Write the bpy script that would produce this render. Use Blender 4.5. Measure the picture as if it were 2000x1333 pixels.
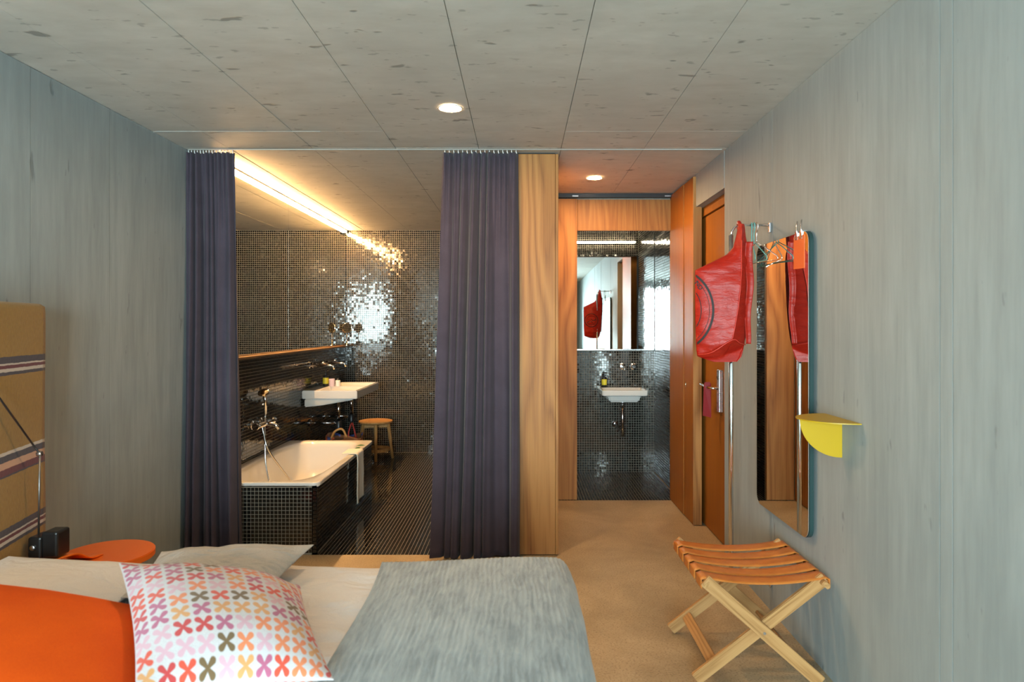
import bpy, bmesh, math, random
import numpy as np
from mathutils import Vector, Matrix, noise

random.seed(7)
rng = np.random.default_rng(7)
SC = bpy.context.scene
for o in list(bpy.data.objects):
    bpy.data.objects.remove(o, do_unlink=True)
COL = SC.collection
PI = math.pi

# ------------------------------------------------------------------ camera
cam_d = bpy.data.cameras.new('camera')
cam = bpy.data.objects.new('camera', cam_d)
COL.objects.link(cam)
cam.location = (0, 0, 1.48)
cam.rotation_euler = (PI / 2, 0, 0)
cam_d.sensor_width = 36
cam_d.lens = 24
cam_d.shift_x = -16 / 2000
cam_d.shift_y = -29.5 / 2000
cam_d.clip_start = 0.02
cam_d.dof.use_dof = True
cam_d.dof.focus_distance = 4.6
cam_d.dof.aperture_fstop = 3.6
SC.camera = cam

# ------------------------------------------------------------------ world, exposure
world = bpy.data.worlds.new('overcast_sky')
SC.world = world
world.use_nodes = True
bg = world.node_tree.nodes['Background']
bg.inputs[0].default_value = (0.74, 0.93, 1.0, 1)
bg.inputs[1].default_value = 14.5
SC.view_settings.view_transform = 'Standard'
SC.view_settings.look = 'None'
SC.view_settings.gamma = 1
SC.view_settings.use_curve_mapping = False
SC.view_settings.exposure = 1.62
SC.cycles.use_denoising = True
SC.cycles.max_bounces = 10
SC.cycles.diffuse_bounces = 5
SC.cycles.glossy_bounces = 6
SC.cycles.sample_clamp_indirect = 6
SC.cycles.caustics_reflective = False
SC.cycles.caustics_refractive = False
# the window opening guides the sky light into the room
pl = bpy.data.lights.new('window_portal', 'AREA')
pl.shape = 'RECTANGLE'
pl.size = 2.75
pl.size_y = 2.4
pl.cycles.is_portal = True
po = bpy.data.objects.new('window_portal', pl)
COL.objects.link(po)
po.location = (-0.575, -3.36, 1.25)
po.rotation_euler = (PI / 2, 0, 0)
WARM = (1.0, 0.60, 0.27)

# ------------------------------------------------------------------ node helper
class NT:
    def __init__(s, name):
        s.m = bpy.data.materials.new(name)
        s.m.use_nodes = True
        s.t = s.m.node_tree
        s.b = s.t.nodes['Principled BSDF']
        s.out = s.t.nodes['Material Output']
    def put(s, sock, v):
        if v is None:
            return
        if hasattr(v, 'is_linked'):
            s.t.links.new(v, sock)
        else:
            if isinstance(v, (tuple, list)) and len(v) == 3 and sock.type == 'RGBA':
                v = (*v, 1)
            sock.default_value = v
    def n(s, typ, ins=None, **props):
        nd = s.t.nodes.new(typ)
        for k, v in props.items():
            setattr(nd, k, v)
        for k, v in (ins or {}).items():
            s.put(nd.inputs[k], v)
        return nd
    def coord(s, scale=(1, 1, 1), kind='Object', rot=(0, 0, 0)):
        c = s.n('ShaderNodeTexCoord').outputs[kind]
        return s.n('ShaderNodeMapping', {'Vector': c, 'Scale': scale, 'Rotation': rot}).outputs[0]
    def noise(s, vec, scale, detail=4, rough=0.55, dist=0.0):
        return s.n('ShaderNodeTexNoise', {'Vector': vec, 'Scale': scale, 'Detail': detail,
                                          'Roughness': rough, 'Distortion': dist}).outputs[0]
    def ramp(s, fac, stops, interp='LINEAR'):
        nd = s.n('ShaderNodeValToRGB', {'Fac': fac})
        cr = nd.color_ramp
        cr.interpolation = interp
        while len(cr.elements) < len(stops):
            cr.elements.new(0.5)
        for e, (p, c) in zip(cr.elements, stops):
            e.position = p
            e.color = (*c, 1) if len(c) == 3 else c
        return nd.outputs[0]
    def math(s, op, a, b=None, c=None, clamp=False):
        nd = s.n('ShaderNodeMath', operation=op, use_clamp=clamp)
        s.put(nd.inputs[0], a)
        if b is not None: s.put(nd.inputs[1], b)
        if c is not None: s.put(nd.inputs[2], c)
        return nd.outputs[0]
    def mix(s, fac, a, b, blend='MIX'):
        nd = s.n('ShaderNodeMix', data_type='RGBA', blend_type=blend)
        s.put(nd.inputs[0], fac); s.put(nd.inputs[6], a); s.put(nd.inputs[7], b)
        return nd.outputs[2]
    def bump(s, h, strength=0.3, dist=0.01):
        nd = s.n('ShaderNodeBump', {'Height': h, 'Strength': strength, 'Distance': dist})
        s.t.links.new(nd.outputs[0], s.b.inputs['Normal'])
    def set(s, **k):
        names = {'color': 'Base Color', 'rough': 'Roughness', 'metal': 'Metallic', 'spec': 'Specular IOR Level',
                 'sheen': 'Sheen Weight', 'coat': 'Coat Weight', 'emit': 'Emission Color', 'estr': 'Emission Strength',
                 'trans': 'Transmission Weight', 'sheenr': 'Sheen Roughness', 'alpha': 'Alpha', 'ior': 'IOR', 'coatr': 'Coat Roughness'}
        for a, v in k.items():
            s.put(s.b.inputs[names[a]], v)
        return s

M = {}
def plain(name, color, rough=0.5, metal=0.0, **k):
    t = NT(name)
    v = t.noise(t.coord((1, 1, 1)), 35, 2)
    r = t.math('MULTIPLY_ADD', v, 0.08, rough - 0.04)
    t.set(color=color, rough=r, metal=metal, **k)
    M[name] = t.m
    return t

def concrete(name, c1, c2, c3, streak, pit_scale, pit_lo=0.66, pit_amt=0.55, blot=0.9, tint=None):
    t = NT(name)
    v = t.coord(streak)
    fine = t.noise(v, 3.0, 8, 0.62)
    fine2 = t.noise(t.coord(tuple(x * 2.6 for x in streak)), 3.0, 5, 0.6)
    col = t.ramp(t.math('MULTIPLY_ADD', fine2, 0.45, t.math('MULTIPLY', fine, 0.55)), [(0.30, c1), (0.5, c2), (0.70, c3)])
    big = t.noise(t.coord(), blot, 5, 0.6, 0.4)
    col = t.mix(t.ramp(big, [(0.40, (0, 0, 0)), (0.66, (0.55, 0.55, 0.55))]), col, tuple(x * 0.80 for x in c2))
    sp = t.noise(t.coord(pit_scale), 1.0, 3, 0.6, 0.3)
    pit = t.ramp(sp, [(pit_lo, (0, 0, 0)), (pit_lo + 0.03, (pit_amt,) * 3)])
    col = t.mix(pit, col, tuple(x * 0.30 for x in c1))
    sp2 = t.noise(t.coord(tuple(x * 3.1 for x in pit_scale)), 1.0, 2, 0.5)
    pit2 = t.ramp(sp2, [(pit_lo + 0.02, (0, 0, 0)), (pit_lo + 0.06, (pit_amt * 0.7,) * 3)])
    col = t.mix(pit2, col, tuple(x * 0.35 for x in c1))
    t.set(color=col, rough=t.math('MULTIPLY_ADD', fine, 0.3, 0.5), spec=0.35)
    h = t.math('SUBTRACT', fine, pit)
    t.bump(h, 0.25, 0.004)
    M[name] = t.m

concrete('concrete_wall', (0.262, 0.298, 0.300), (0.325, 0.365, 0.366), (0.388, 0.430, 0.430), (4.5, 4.5, 0.45), (9, 9, 3.0), 0.70, 0.4)
concrete('concrete_ceiling', (0.49, 0.475, 0.425), (0.565, 0.55, 0.50), (0.63, 0.615, 0.565), (0.9, 2.2, 1), (4.2, 9, 5), 0.655, 0.62, 1.4)

def floor_mat():
    t = NT('concrete_floor')
    v = t.coord()
    a = t.noise(v, 2.2, 7, 0.62, 0.5)
    b = t.noise(v, 110, 3, 0.55)
    col = t.ramp(a, [(0.3, (0.29, 0.215, 0.125)), (0.52, (0.40, 0.305, 0.185)), (0.72, (0.50, 0.395, 0.255))])
    col = t.mix(t.ramp(b, [(0.56, (0, 0, 0)), (0.64, (0.6, 0.6, 0.6))]), col, (0.15, 0.10, 0.06))
    col = t.mix(t.ramp(b, [(0.33, (0.4, 0.4, 0.4)), (0.42, (0, 0, 0))]), col, (0.5, 0.42, 0.30))
    t.set(color=col, rough=t.math('MULTIPLY_ADD', a, 0.25, 0.30), spec=0.4)
    t.bump(b, 0.06, 0.002)
    M['concrete_floor'] = t.m
floor_mat()

def wood(name, c1, c2, c3, axis='Z', rough=0.42, scale=1.0, contrast=1.0):
    t = NT(name)
    st = {'Z': (1, 1, 0.10), 'X': (0.10, 1, 1), 'Y': (1, 0.10, 1)}[axis]
    v = t.coord(st)
    d = t.noise(v, 2.2 * scale, 3, 0.5, 0.3)
    w = t.math('FRACT', t.math('MULTIPLY', d, 16.0))
    rings = t.math('ABSOLUTE', t.math('SUBTRACT', w, 0.5))
    st2 = {'Z': (1, 1, 0.02), 'X': (0.02, 1, 1), 'Y': (1, 0.02, 1)}[axis]
    g = t.noise(t.coord(st2), 95 * scale, 4, 0.65)
    f = t.math('MULTIPLY_ADD', rings, 0.55 * contrast, t.math('MULTIPLY', g, 0.75))
    col = t.ramp(f, [(0.22, c1), (0.48, c2), (0.75, c3)])
    t.set(color=col, rough=t.math('MULTIPLY_ADD', g, 0.2, rough), spec=0.25)
    t.bump(g, 0.12, 0.002)
    M[name] = t.m
wood('oak', (0.185, 0.070, 0.017), (0.32, 0.132, 0.035), (0.41, 0.185, 0.053), 'Z', contrast=1.5)
wood('oak_lintel', (0.185, 0.070, 0.016), (0.27, 0.112, 0.027), (0.34, 0.155, 0.042), 'Z', scale=1.6)
wood('oak_door', (0.255, 0.080, 0.010), (0.33, 0.120, 0.016), (0.38, 0.150, 0.024), 'Z', contrast=0.35)
wood('ash', (0.25, 0.115, 0.036), (0.42, 0.215, 0.078), (0.50, 0.275, 0.108), 'X', scale=2.2, contrast=1.2)
wood('stool_wood', (0.42, 0.20, 0.06), (0.58, 0.30, 0.10), (0.66, 0.38, 0.15), 'Z', scale=1.6)

wood('ledge_wood', (0.10, 0.055, 0.025), (0.16, 0.09, 0.04), (0.22, 0.13, 0.06), 'Y')
def tile_mat():
    t = NT('mosaic_glaze')
    r = t.n('ShaderNodeNewGeometry').outputs['Random Per Island']
    col = t.ramp(r, [(0.0, (0.006, 0.006, 0.006)), (0.55, (0.011, 0.011, 0.010)), (1.0, (0.022, 0.020, 0.017))])
    t.set(color=col, rough=t.math('MULTIPLY_ADD', r, 0.07, 0.05), spec=0.6)
    M['tile'] = t.m
tile_mat()
def grout():
    t = NT('grout')
    a = t.noise(t.coord(), 40, 3)
    t.set(color=t.ramp(a, [(0.3, (0.22, 0.20, 0.16)), (0.7, (0.30, 0.27, 0.22))]), rough=0.85)
    M['grout'] = t.m
grout()

plain('chrome', (0.80, 0.80, 0.82), 0.12, 1.0)
plain('steel', (0.62, 0.62, 0.64), 0.28, 1.0)
plain('dark_steel', (0.22, 0.21, 0.20), 0.35, 0.9)
plain('brass_chrome', (0.80, 0.72, 0.55), 0.12, 1.0)
t = NT('mirror_glass'); t.set(color=(0.90, 0.93, 0.91), rough=0.0, metal=1.0); M['mirror'] = t.m
plain('mirror_edge', (0.02, 0.05, 0.05), 0.25)
plain('ceramic', (0.70, 0.69, 0.66), 0.12, coat=0.3)
plain('black_metal', (0.015, 0.015, 0.017), 0.35)
plain('black_plastic', (0.012, 0.012, 0.013), 0.3)
plain('dark_gap', (0.01, 0.008, 0.006), 0.9)
plain('white_paint', (0.78, 0.78, 0.76), 0.5)
plain('track_grey', (0.40, 0.39, 0.36), 0.6)
plain('yellow_metal', (0.50, 0.31, 0.004), 0.45)
plain('orange_lacquer', (0.90, 0.17, 0.010), 0.35)
plain('orange_card', (0.90, 0.16, 0.03), 0.6)
plain('red_card', (0.24, 0.005, 0.008), 0.55)
plain('teal_wire', (0.10, 0.38, 0.36), 0.35)
plain('print_black', (0.02, 0.012, 0.012), 0.7)
plain('yellow_label', (0.72, 0.60, 0.04), 0.5)
plain('lilac_plastic', (0.62, 0.50, 0.58), 0.4)
plain('green_soap', (0.05, 0.14, 0.05), 0.45)
plain('red_seam', (0.60, 0.035, 0.02), 0.4)
plain('red_strap', (0.28, 0.02, 0.012), 0.5)

def fabric(name, c1, c2, weave=600, bumpy=0.25, rough=0.85, sheen=0.25, blotch=6.0, coord='Object', crease=0.0):
    t = NT(name)
    v = t.coord(kind=coord)
    a = t.noise(v, blotch, 5, 0.6)
    b = t.noise(v, weave, 2, 0.5)
    t.set(color=t.ramp(t.math('MULTIPLY_ADD', b, 0.5, t.math('MULTIPLY', a, 0.5)), [(0.35, c1), (0.65, c2)]), rough=rough, sheen=sheen, spec=0.2)
    if crease:
        c = t.n('ShaderNodeTexNoise', {'Vector': t.coord((1, 1.7, 1)), 'Scale': 7.0, 'Detail': 4.0, 'Roughness': 0.5, 'Distortion': 1.6}).outputs[0]
        t.bump(t.math('MULTIPLY_ADD', b, 0.02, c), crease, 0.03)
    else:
        t.bump(b, bumpy, 0.001)
    M[name] = t.m
fabric('curtain_cloth', (0.045, 0.035, 0.048), (0.068, 0.053, 0.072), 500, 0.2, sheen=0.1)
fabric('white_linen', (0.62, 0.61, 0.61), (0.70, 0.69, 0.69), 350, 0.2, blotch=4, crease=0.45)
fabric('greige_linen', (0.36, 0.345, 0.32), (0.47, 0.455, 0.43), 260, 0.4, blotch=14, crease=0.8)
fabric('orange_velvet', (0.76, 0.080, 0.002), (0.92, 0.125, 0.003), 420, 0.25, sheen=0.0, blotch=3)
fabric('towel', (0.70, 0.68, 0.60), (0.82, 0.80, 0.72), 300, 0.4)

def red_nylon():
    t = NT('red_nylon')
    v = t.coord()
    a = t.noise(t.coord((1, 1, 3)), 18, 4, 0.6, 0.5)
    t.set(color=t.ramp(a, [(0.3, (0.33, 0.010, 0.004)), (0.7, (0.45, 0.017, 0.006))]), rough=0.42, spec=0.35)
    t.bump(a, 0.35, 0.012)
    M['red_nylon'] = t.m
red_nylon()

def blanket_mat():
    t = NT('crinkle_blanket')
    v = t.coord()
    a = t.noise(v, 5, 4, 0.6)
    b = t.noise(t.coord((55, 9, 9)), 1.0, 4, 0.6, 0.6)
    t.set(color=t.ramp(t.math('MULTIPLY_ADD', b, 0.6, t.math('MULTIPLY', a, 0.4)), [(0.36, (0.165, 0.190, 0.200)), (0.52, (0.265, 0.298, 0.308)), (0.66, (0.335, 0.365, 0.37))]), rough=0.9, spec=0.15, sheen=0.3)
    t.bump(b, 0.6, 0.006)
    M['crinkle_blanket'] = t.m
blanket_mat()

def stripes_mat():
    t = NT('striped_wool')
    uv = t.n('ShaderNodeTexCoord').outputs['UV']
    sep = t.n('ShaderNodeSeparateXYZ', {'Vector': uv})
    wob = t.noise(t.coord((1, 14, 14)), 3, 3)
    z = t.math('ADD', sep.outputs[1], t.math('MULTIPLY', t.math('SUBTRACT', wob, 0.5), 0.006))
    mus1, mus2 = (0.27, 0.145, 0.012), (0.37, 0.215, 0.026)
    wool = t.noise(t.coord((1, 1, 0.25)), 240, 3, 0.6)
    base = t.ramp(wool, [(0.32, mus1), (0.68, mus2)])
    f = t.math('DIVIDE', z, 1.6)
    nav, whi, red, pea = (0.050, 0.036, 0.052), (0.60, 0.55, 0.50), (0.13, 0.014, 0.022), (0.60, 0.36, 0.24)
    zero = (0, 0, 0)
    seq = []
    for top_z, stripes in ((1.362, [(.026, nav), (.010, whi), (.012, red), (.010, whi), (.014, nav)]),
                           (1.012, [(.012, whi), (.030, nav), (.020, pea), (.030, red), (.004, nav)]),
                           (0.728, [(.024, nav), (.010, whi), (.012, red), (.010, whi), (.014, nav)])):
        for h_, c_ in stripes:
            seq.append((top_z - h_, top_z, c_))
            top_z -= h_
    stops, mstops = [(0.0, zero)], [(0.0, zero)]
    for lo_, hi_, c_ in sorted(seq):
        stops.append((lo_ / 1.6, c_))
    for lo_, hi_ in ((.658, .728), (.916, 1.012), (1.290, 1.362)):
        mstops += [(lo_ / 1.6, (1, 1, 1)), (hi_ / 1.6, zero)]
    band = t.ramp(f, stops, 'CONSTANT')
    msk = t.ramp(f, mstops, 'CONSTANT')
    col = t.mix(msk, base, band)
    t.set(color=col, rough=0.95, sheen=0.3, spec=0.1)
    t.bump(wool, 0.5, 0.003)
    M['striped_wool'] = t.m
stripes_mat()

def cross_mat():
    t = NT('cross_print')
    uv = t.n('ShaderNodeTexCoord').outputs['UV']
    sc = t.n('ShaderNodeVectorMath', {0: uv, 1: (10.5, 11.0, 1)}, operation='MULTIPLY').outputs[0]
    fl = t.n('ShaderNodeVectorMath', {0: sc}, operation='FLOOR').outputs[0]
    fr = t.n('ShaderNodeVectorMath', {0: sc}, operation='FRACTION').outputs[0]
    s = t.n('ShaderNodeSeparateXYZ', {'Vector': fr})
    px = t.math('ABSOLUTE', t.math('SUBTRACT', s.outputs[0], 0.5))
    py = t.math('ABSOLUTE', t.math('SUBTRACT', s.outputs[1], 0.5))
    along = t.math('MULTIPLY', t.math('ADD', px, py), 0.7071)
    across = t.math('ABSOLUTE', t.math('MULTIPLY', t.math('SUBTRACT', px, py), 0.7071))
    # petal: widest near its rounded tip
    half = t.math('MULTIPLY_ADD', along, 0.26, 0.085)
    over = t.math('MAXIMUM', t.math('SUBTRACT', along, 0.34), 0.0)
    dist = t.math('SQRT', t.math('ADD', t.math('MULTIPLY', across, across), t.math('MULTIPLY', over, over)))
    mask = t.math('MULTIPLY', t.math('SUBTRACT', half, dist), 26.0, clamp=True)
    rnd = t.n('ShaderNodeTexWhiteNoise', {'Vector': fl}, noise_dimensions='2D').outputs[0]
    colr = t.ramp(rnd, [(0.0, (0.62, 0.085, 0.05)), (0.17, (0.70, 0.22, 0.10)), (0.34, (0.42, 0.12, 0.20)),
                        (0.50, (0.60, 0.36, 0.42)), (0.64, (0.17, 0.105, 0.05)), (0.78, (0.62, 0.30, 0.12)), (0.90, (0.50, 0.06, 0.06))], 'CONSTANT')
    weave = t.noise(t.coord(), 420, 2)
    base = t.ramp(weave, [(0.3, (0.50, 0.465, 0.475)), (0.7, (0.61, 0.575, 0.585))])
    t.set(color=t.mix(mask, base, colr), rough=0.9, sheen=0.2, spec=0.15)
    t.bump(weave, 0.3, 0.001)
    M['cross_print'] = t.m
cross_mat()

def leather():
    t = NT('tan_leather')
    a = t.noise(t.coord(), 14, 4, 0.6)
    b = t.noise(t.coord(), 300, 2)
    t.set(color=t.ramp(a, [(0.3, (0.44, 0.125, 0.016)), (0.7, (0.58, 0.195, 0.035))]), rough=0.38, spec=0.5)
    t.bump(b, 0.15, 0.001)
    M['tan_leather'] = t.m
leather()

def basket_mat():
    t = NT('patterned_weave')
    v = t.coord((26, 26, 14))
    vo = t.n('ShaderNodeTexVoronoi', {'Vector': v, 'Scale': 1.0, 'Randomness': 0.9})
    s = t.n('ShaderNodeSeparateColor', {0: vo.outputs['Color']})
    col = t.ramp(s.outputs[0], [(0.0, (0.05, 0.025, 0.012)), (0.25, (0.22, 0.09, 0.035)), (0.5, (0.05, 0.09, 0.35)), (0.68, (0.28, 0.13, 0.07)), (0.85, (0.30, 0.06, 0.03))], 'CONSTANT')
    t.set(color=col, rough=0.8)
    M['patterned_weave'] = t.m
basket_mat()

def glass_mat():
    t = NT('window_glass')
    tr = t.n('ShaderNodeBsdfTransparent', {'Color': (0.96, 0.98, 0.97)})
    gl = t.n('ShaderNodeBsdfGlossy', {'Roughness': 0.0})
    fr = t.n('ShaderNodeFresnel', {'IOR': 1.45})
    mx = t.n('ShaderNodeMixShader', {0: fr.outputs[0], 1: tr.outputs[0], 2: gl.outputs[0]})
    t.t.links.new(mx.outputs[0], t.out.inputs[0])
    M['window_glass'] = t.m
glass_mat()

def emitter(name, col, strength):
    t = NT(name)
    t.set(color=(0.9, 0.85, 0.8), emit=col, estr=strength)
    M[name] = t.m
emitter('lamp_downlight', WARM, 330.0)
emitter('lamp_downlight_bedroom', WARM, 250.0)
emitter('lamp_tube', (1.0, 0.55, 0.21), 165.0)
emitter('lamp_tube_cool', (1.0, 0.82, 0.58), 22.0)
emitter('lamp_bulb', (1.0, 0.62, 0.28), 170.0)

# ------------------------------------------------------------------ mesh helpers
def link(name, me, mat, parent=None, smooth=False):
    o = bpy.data.objects.new(name, me)
    COL.objects.link(o)
    if mat is not None:
        me.materials.append(M[mat] if isinstance(mat, str) else mat)
    if smooth:
        me.polygons.foreach_set('use_smooth', [True] * len(me.polygons))
    if parent is not None:
        setpar(o, parent)
    return o
def wloc(p):
    v = Vector(p.location)
    while p.parent:
        p = p.parent
        v = v + Vector(p.location) if False else v
    return v
def setpar(o, p):
    o.parent = p
    # meshes are written in world coordinates: cancel the parent's own offset
    o.matrix_parent_inverse = (p.get_world() if hasattr(p, 'get_world') else Matrix.Translation(p.location) if p.parent is None else Matrix.Identity(4)).inverted()
def empty(name, loc):
    o = bpy.data.objects.new(name, None)
    o.empty_display_size = 0.1
    o.location = loc
    COL.objects.link(o)
    return o
def tag(o, label, cat, group=None):
    o['label'] = label
    o['category'] = cat
    if group:
        o['group'] = group
    return o
def thing(name, label, cat, loc, group=None):
    return tag(empty(name, loc), label, cat, group)
def struct(o, label=None):
    o['kind'] = 'structure'
    if label:
        o['label'] = label
    return o
def mesh_bm(bm, name):
    me = bpy.data.meshes.new(name)
    bm.to_mesh(me)
    bm.free()
    return me
def bm_box(bm, lo, hi, bevel=0.0, seg=2):
    lo, hi = Vector(lo), Vector(hi)
    r = bmesh.ops.create_cube(bm, size=1.0)
    vs = r['verts']
    for v in vs:
        v.co = Vector(((lo[i] + hi[i]) / 2 + v.co[i] * (hi[i] - lo[i])) for i in range(3))
    if bevel > 0:
        es = {e for v in vs for e in v.link_edges}
        bmesh.ops.bevel(bm, geom=list(es), offset=bevel, segments=seg, affect='EDGES', profile=0.5)
def box(name, lo, hi, mat, parent=None, bevel=0.0, seg=2):
    bm = bmesh.new()
    bm_box(bm, lo, hi, bevel, seg)
    return link(name, mesh_bm(bm, name), mat, parent, smooth=False)
def boxes(name, lst, mat, parent=None, bevel=0.0):
    bm = bmesh.new()
    for lo, hi in lst:
        bm_box(bm, lo, hi, bevel)
    return link(name, mesh_bm(bm, name), mat, parent)
def spline(pts, n=8):
    P = [Vector(p) for p in pts]
    out = []
    for i in range(len(P) - 1):
        a = P[i - 1] if i else P[0] * 2 - P[1]
        b, c = P[i], P[i + 1]
        d = P[i + 2] if i + 2 < len(P) else P[-1] * 2 - P[-2]
        for k in range(n):
            t = k / n
            out.append(0.5 * ((2 * b) + (c - a) * t + (2 * a - 5 * b + 4 * c - d) * t * t + (-a + 3 * b - 3 * c + d) * t ** 3))
    out.append(P[-1])
    return out
def tube_data(pts, r, seg=10):
    P = [Vector(p) for p in pts]
    R = r if isinstance(r, (list, tuple)) else [r] * len(P)
    vs, fs = [], []
    up = None
    for i, p in enumerate(P):
        d = (P[min(i + 1, len(P) - 1)] - P[max(i - 1, 0)]).normalized()
        if up is None:
            up = d.orthogonal().normalized()
        up = (up - d * up.dot(d)).normalized()
        s = d.cross(up)
        for k in range(seg):
            a = 2 * PI * k / seg
            vs.append(p + (up * math.cos(a) + s * math.sin(a)) * R[i])
    for i in range(len(P) - 1):
        for k in range(seg):
            k2 = (k + 1) % seg
            fs.append((i * seg + k, i * seg + k2, (i + 1) * seg + k2, (i + 1) * seg + k))
    fs.append(tuple(reversed(range(seg))))
    fs.append(tuple(range((len(P) - 1) * seg, len(P) * seg)))
    return vs, fs
def pyd(name, vs, fs, mat, parent=None, smooth=True):
    me = bpy.data.meshes.new(name)
    me.from_pydata([tuple(v) for v in vs], [], fs)
    me.update()
    o = link(name, me, mat, parent, smooth)
    return o
def tube(name, pts, r, mat, parent=None, seg=10, smooth_n=0):
    if smooth_n:
        pts = spline(pts, smooth_n)
    vs, fs = tube_data(pts, r, seg)
    o = pyd(name, vs, fs, mat, parent, True)
    for p in o.data.polygons:
        if len(p.vertices) > 4:
            p.use_smooth = False
    return o
def lathe(name, prof, center, mat, parent=None, seg=32, axis='Z', smooth=True, cap=True):
    """prof: list of (radius, height) along axis from center."""
    c = Vector(center)
    ax = {'Z': (Vector((1, 0, 0)), Vector((0, 1, 0)), Vector((0, 0, 1))),
          'X': (Vector((0, 1, 0)), Vector((0, 0, 1)), Vector((1, 0, 0))),
          'Y': (Vector((0, 0, 1)), Vector((1, 0, 0)), Vector((0, 1, 0)))}
    u, v, w = ax[axis] if isinstance(axis, str) else axis
    vs, fs = [], []
    for r, h in prof:
        for k in range(seg):
            a = 2 * PI * k / seg
            vs.append(c + u * (r * math.cos(a)) + v * (r * math.sin(a)) + w * h)
    for i in range(len(prof) - 1):
        for k in range(seg):
            k2 = (k + 1) % seg
            fs.append((i * seg + k, i * seg + k2, (i + 1) * seg + k2, (i + 1) * seg + k))
    if cap:
        fs.append(tuple(reversed(range(seg))))
        fs.append(tuple(range((len(prof) - 1) * seg, len(prof) * seg)))
    o = pyd(name, vs, fs, mat, parent, smooth)
    if smooth:
        try:
            o.data.set_sharp_from_angle(angle=math.radians(40))
        except Exception:
            pass
    return o
def prism(name, outline, thick, mat, parent=None, bevel=0.0):
    """outline: list of 3D points (planar), thick: extrusion vector."""
    th = Vector(thick)
    bm = bmesh.new()
    a = [bm.verts.new(p) for p in outline]
    f = bm.faces.new(a)
    r = bmesh.ops.extrude_face_region(bm, geom=[f])
    for v in r['geom']:
        if isinstance(v, bmesh.types.BMVert):
            v.co += th
    bmesh.ops.recalc_face_normals(bm, faces=bm.faces[:])
    if bevel:
        bmesh.ops.bevel(bm, geom=bm.edges[:], offset=bevel, segments=2, affect='EDGES')
    return link(name, mesh_bm(bm, name), mat, parent)
def beam(name, a, b, width, thick, wdir, mat, parent=None, bevel=0.003):
    """Bar from a to b; width along the component of wdir square to the bar."""
    a, b = Vector(a), Vector(b)
    d = (b - a).normalized()
    w = Vector(wdir)
    w = (w - d * w.dot(d)).normalized()
    t = d.cross(w)
    bm = bmesh.new()
    bmesh.ops.create_cube(bm, size=1.0)
    L = (b - a).length
    for v in bm.verts:
        v.co = Vector((v.co.x * L, v.co.y * width, v.co.z * thick))
    if bevel:
        bmesh.ops.bevel(bm, geom=bm.edges[:], offset=bevel, segments=2, affect='EDGES')
    o = link(name, mesh_bm(bm, name), mat, parent)
    m = Matrix((d, w, t)).transposed().to_4x4()
    m.translation = (a + b) / 2
    o.matrix_basis = m
    return o
def gridsurf(name, fn, nu, nv, mat, parent=None, uv=None, smooth=True, thick=0.0, closed_u=False):
    vs = [Vector(fn(i / (nu - 1), j / (nv - 1))) for j in range(nv) for i in range(nu)]
    fs = [(j * nu + i, j * nu + i + 1, (j + 1) * nu + i + 1, (j + 1) * nu + i) for j in range(nv - 1) for i in range(nu - 1)]
    o = pyd(name, vs, fs, mat, parent, smooth)
    if uv:
        l = o.data.uv_layers.new(name='UVMap')
        for p in o.data.polygons:
            for li in p.loop_indices:
                vi = o.data.loops[li].vertex_index
                l.data[li].uv = uv((vi % nu) / (nu - 1), (vi // nu) / (nv - 1))
    if thick:
        md = o.modifiers.new('thickness', 'SOLIDIFY')
        md.thickness = thick
        md.offset = -1
    return o
def wn(x, y, z=0.0):
    return noise.noise(Vector((x, y, z)))

PITCH, TSIZE, THGT = 0.025, 0.0224, 0.0014
def tiles_mesh(name, org, u, v, nrm, nu, nv, keep=None, tilt=0.011):
    org, u, v, nrm = (np.array(a, float) for a in (org, u, v, nrm))
    I, J = np.meshgrid(np.arange(nu), np.arange(nv), indexing='ij')
    I, J = I.ravel(), J.ravel()
    if keep is not None:
        k = keep(I, J)
        I, J = I[k], J[k]
    n = len(I)
    c = org + np.outer((I + 0.5) * PITCH, u) + np.outer((J + 0.5) * PITCH, v)
    h = TSIZE / 2
    tx, ty = rng.normal(0, tilt, n), rng.normal(0, tilt, n)
    V = np.zeros((n, 8, 3))
    for q, (a, b) in enumerate(((-1, -1), (1, -1), (1, 1), (-1, 1))):
        V[:, q] = c + u * (a * h) + v * (b * h) - nrm * 0.002
        ht = THGT + (a * tx + b * ty) * h * 0.88
        V[:, q + 4] = c + u * (a * h * 0.95) + v * (b * h * 0.95) + ht[:, None] * nrm
    F = np.array([(4, 5, 6, 7), (0, 1, 5, 4), (1, 2, 6, 5), (2, 3, 7, 6), (3, 0, 4, 7)])
    if np.dot(np.cross(u, v), nrm) < 0:
        F = F[:, ::-1]
    faces = (F[None] + (np.arange(n) * 8)[:, None, None]).reshape(-1, 4)
    me = bpy.data.meshes.new(name)
    me.vertices.add(n * 8)
    me.vertices.foreach_set('co', V.ravel())
    me.loops.add(faces.size)
    me.loops.foreach_set('vertex_index', faces.ravel().astype(np.int32))
    me.polygons.add(len(faces))
    me.polygons.foreach_set('loop_start', np.arange(0, faces.size, 4).astype(np.int32))
    me.update(calc_edges=True)
    me.shade_flat()
    return me
def tiles(parent, org, u, v, nrm, nu, nv, keep=None, tilt=0.011, name='mosaic_tiles'):
    o = link(name, tiles_mesh(name, org, u, v, nrm, nu, nv, keep, tilt), 'tile', parent)
    o['kind'] = 'stuff'
    return o

# ================================================================== THE ROOM
CZ = 2.60                    # ceiling height
XL, XR = -2.117, 1.30        # side walls
YB, YF = -3.30, 4.41         # window wall, start of the bathroom
BX, BY = -2.05, 8.00         # bathroom left wall and back wall
PX0, PX1 = -0.10, 0.246      # oak partition between bathroom and corridor
TY0, TY1 = 5.79, 6.92        # toilet room: threshold and back wall
TX0, TX1 = 0.30, 1.36

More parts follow.
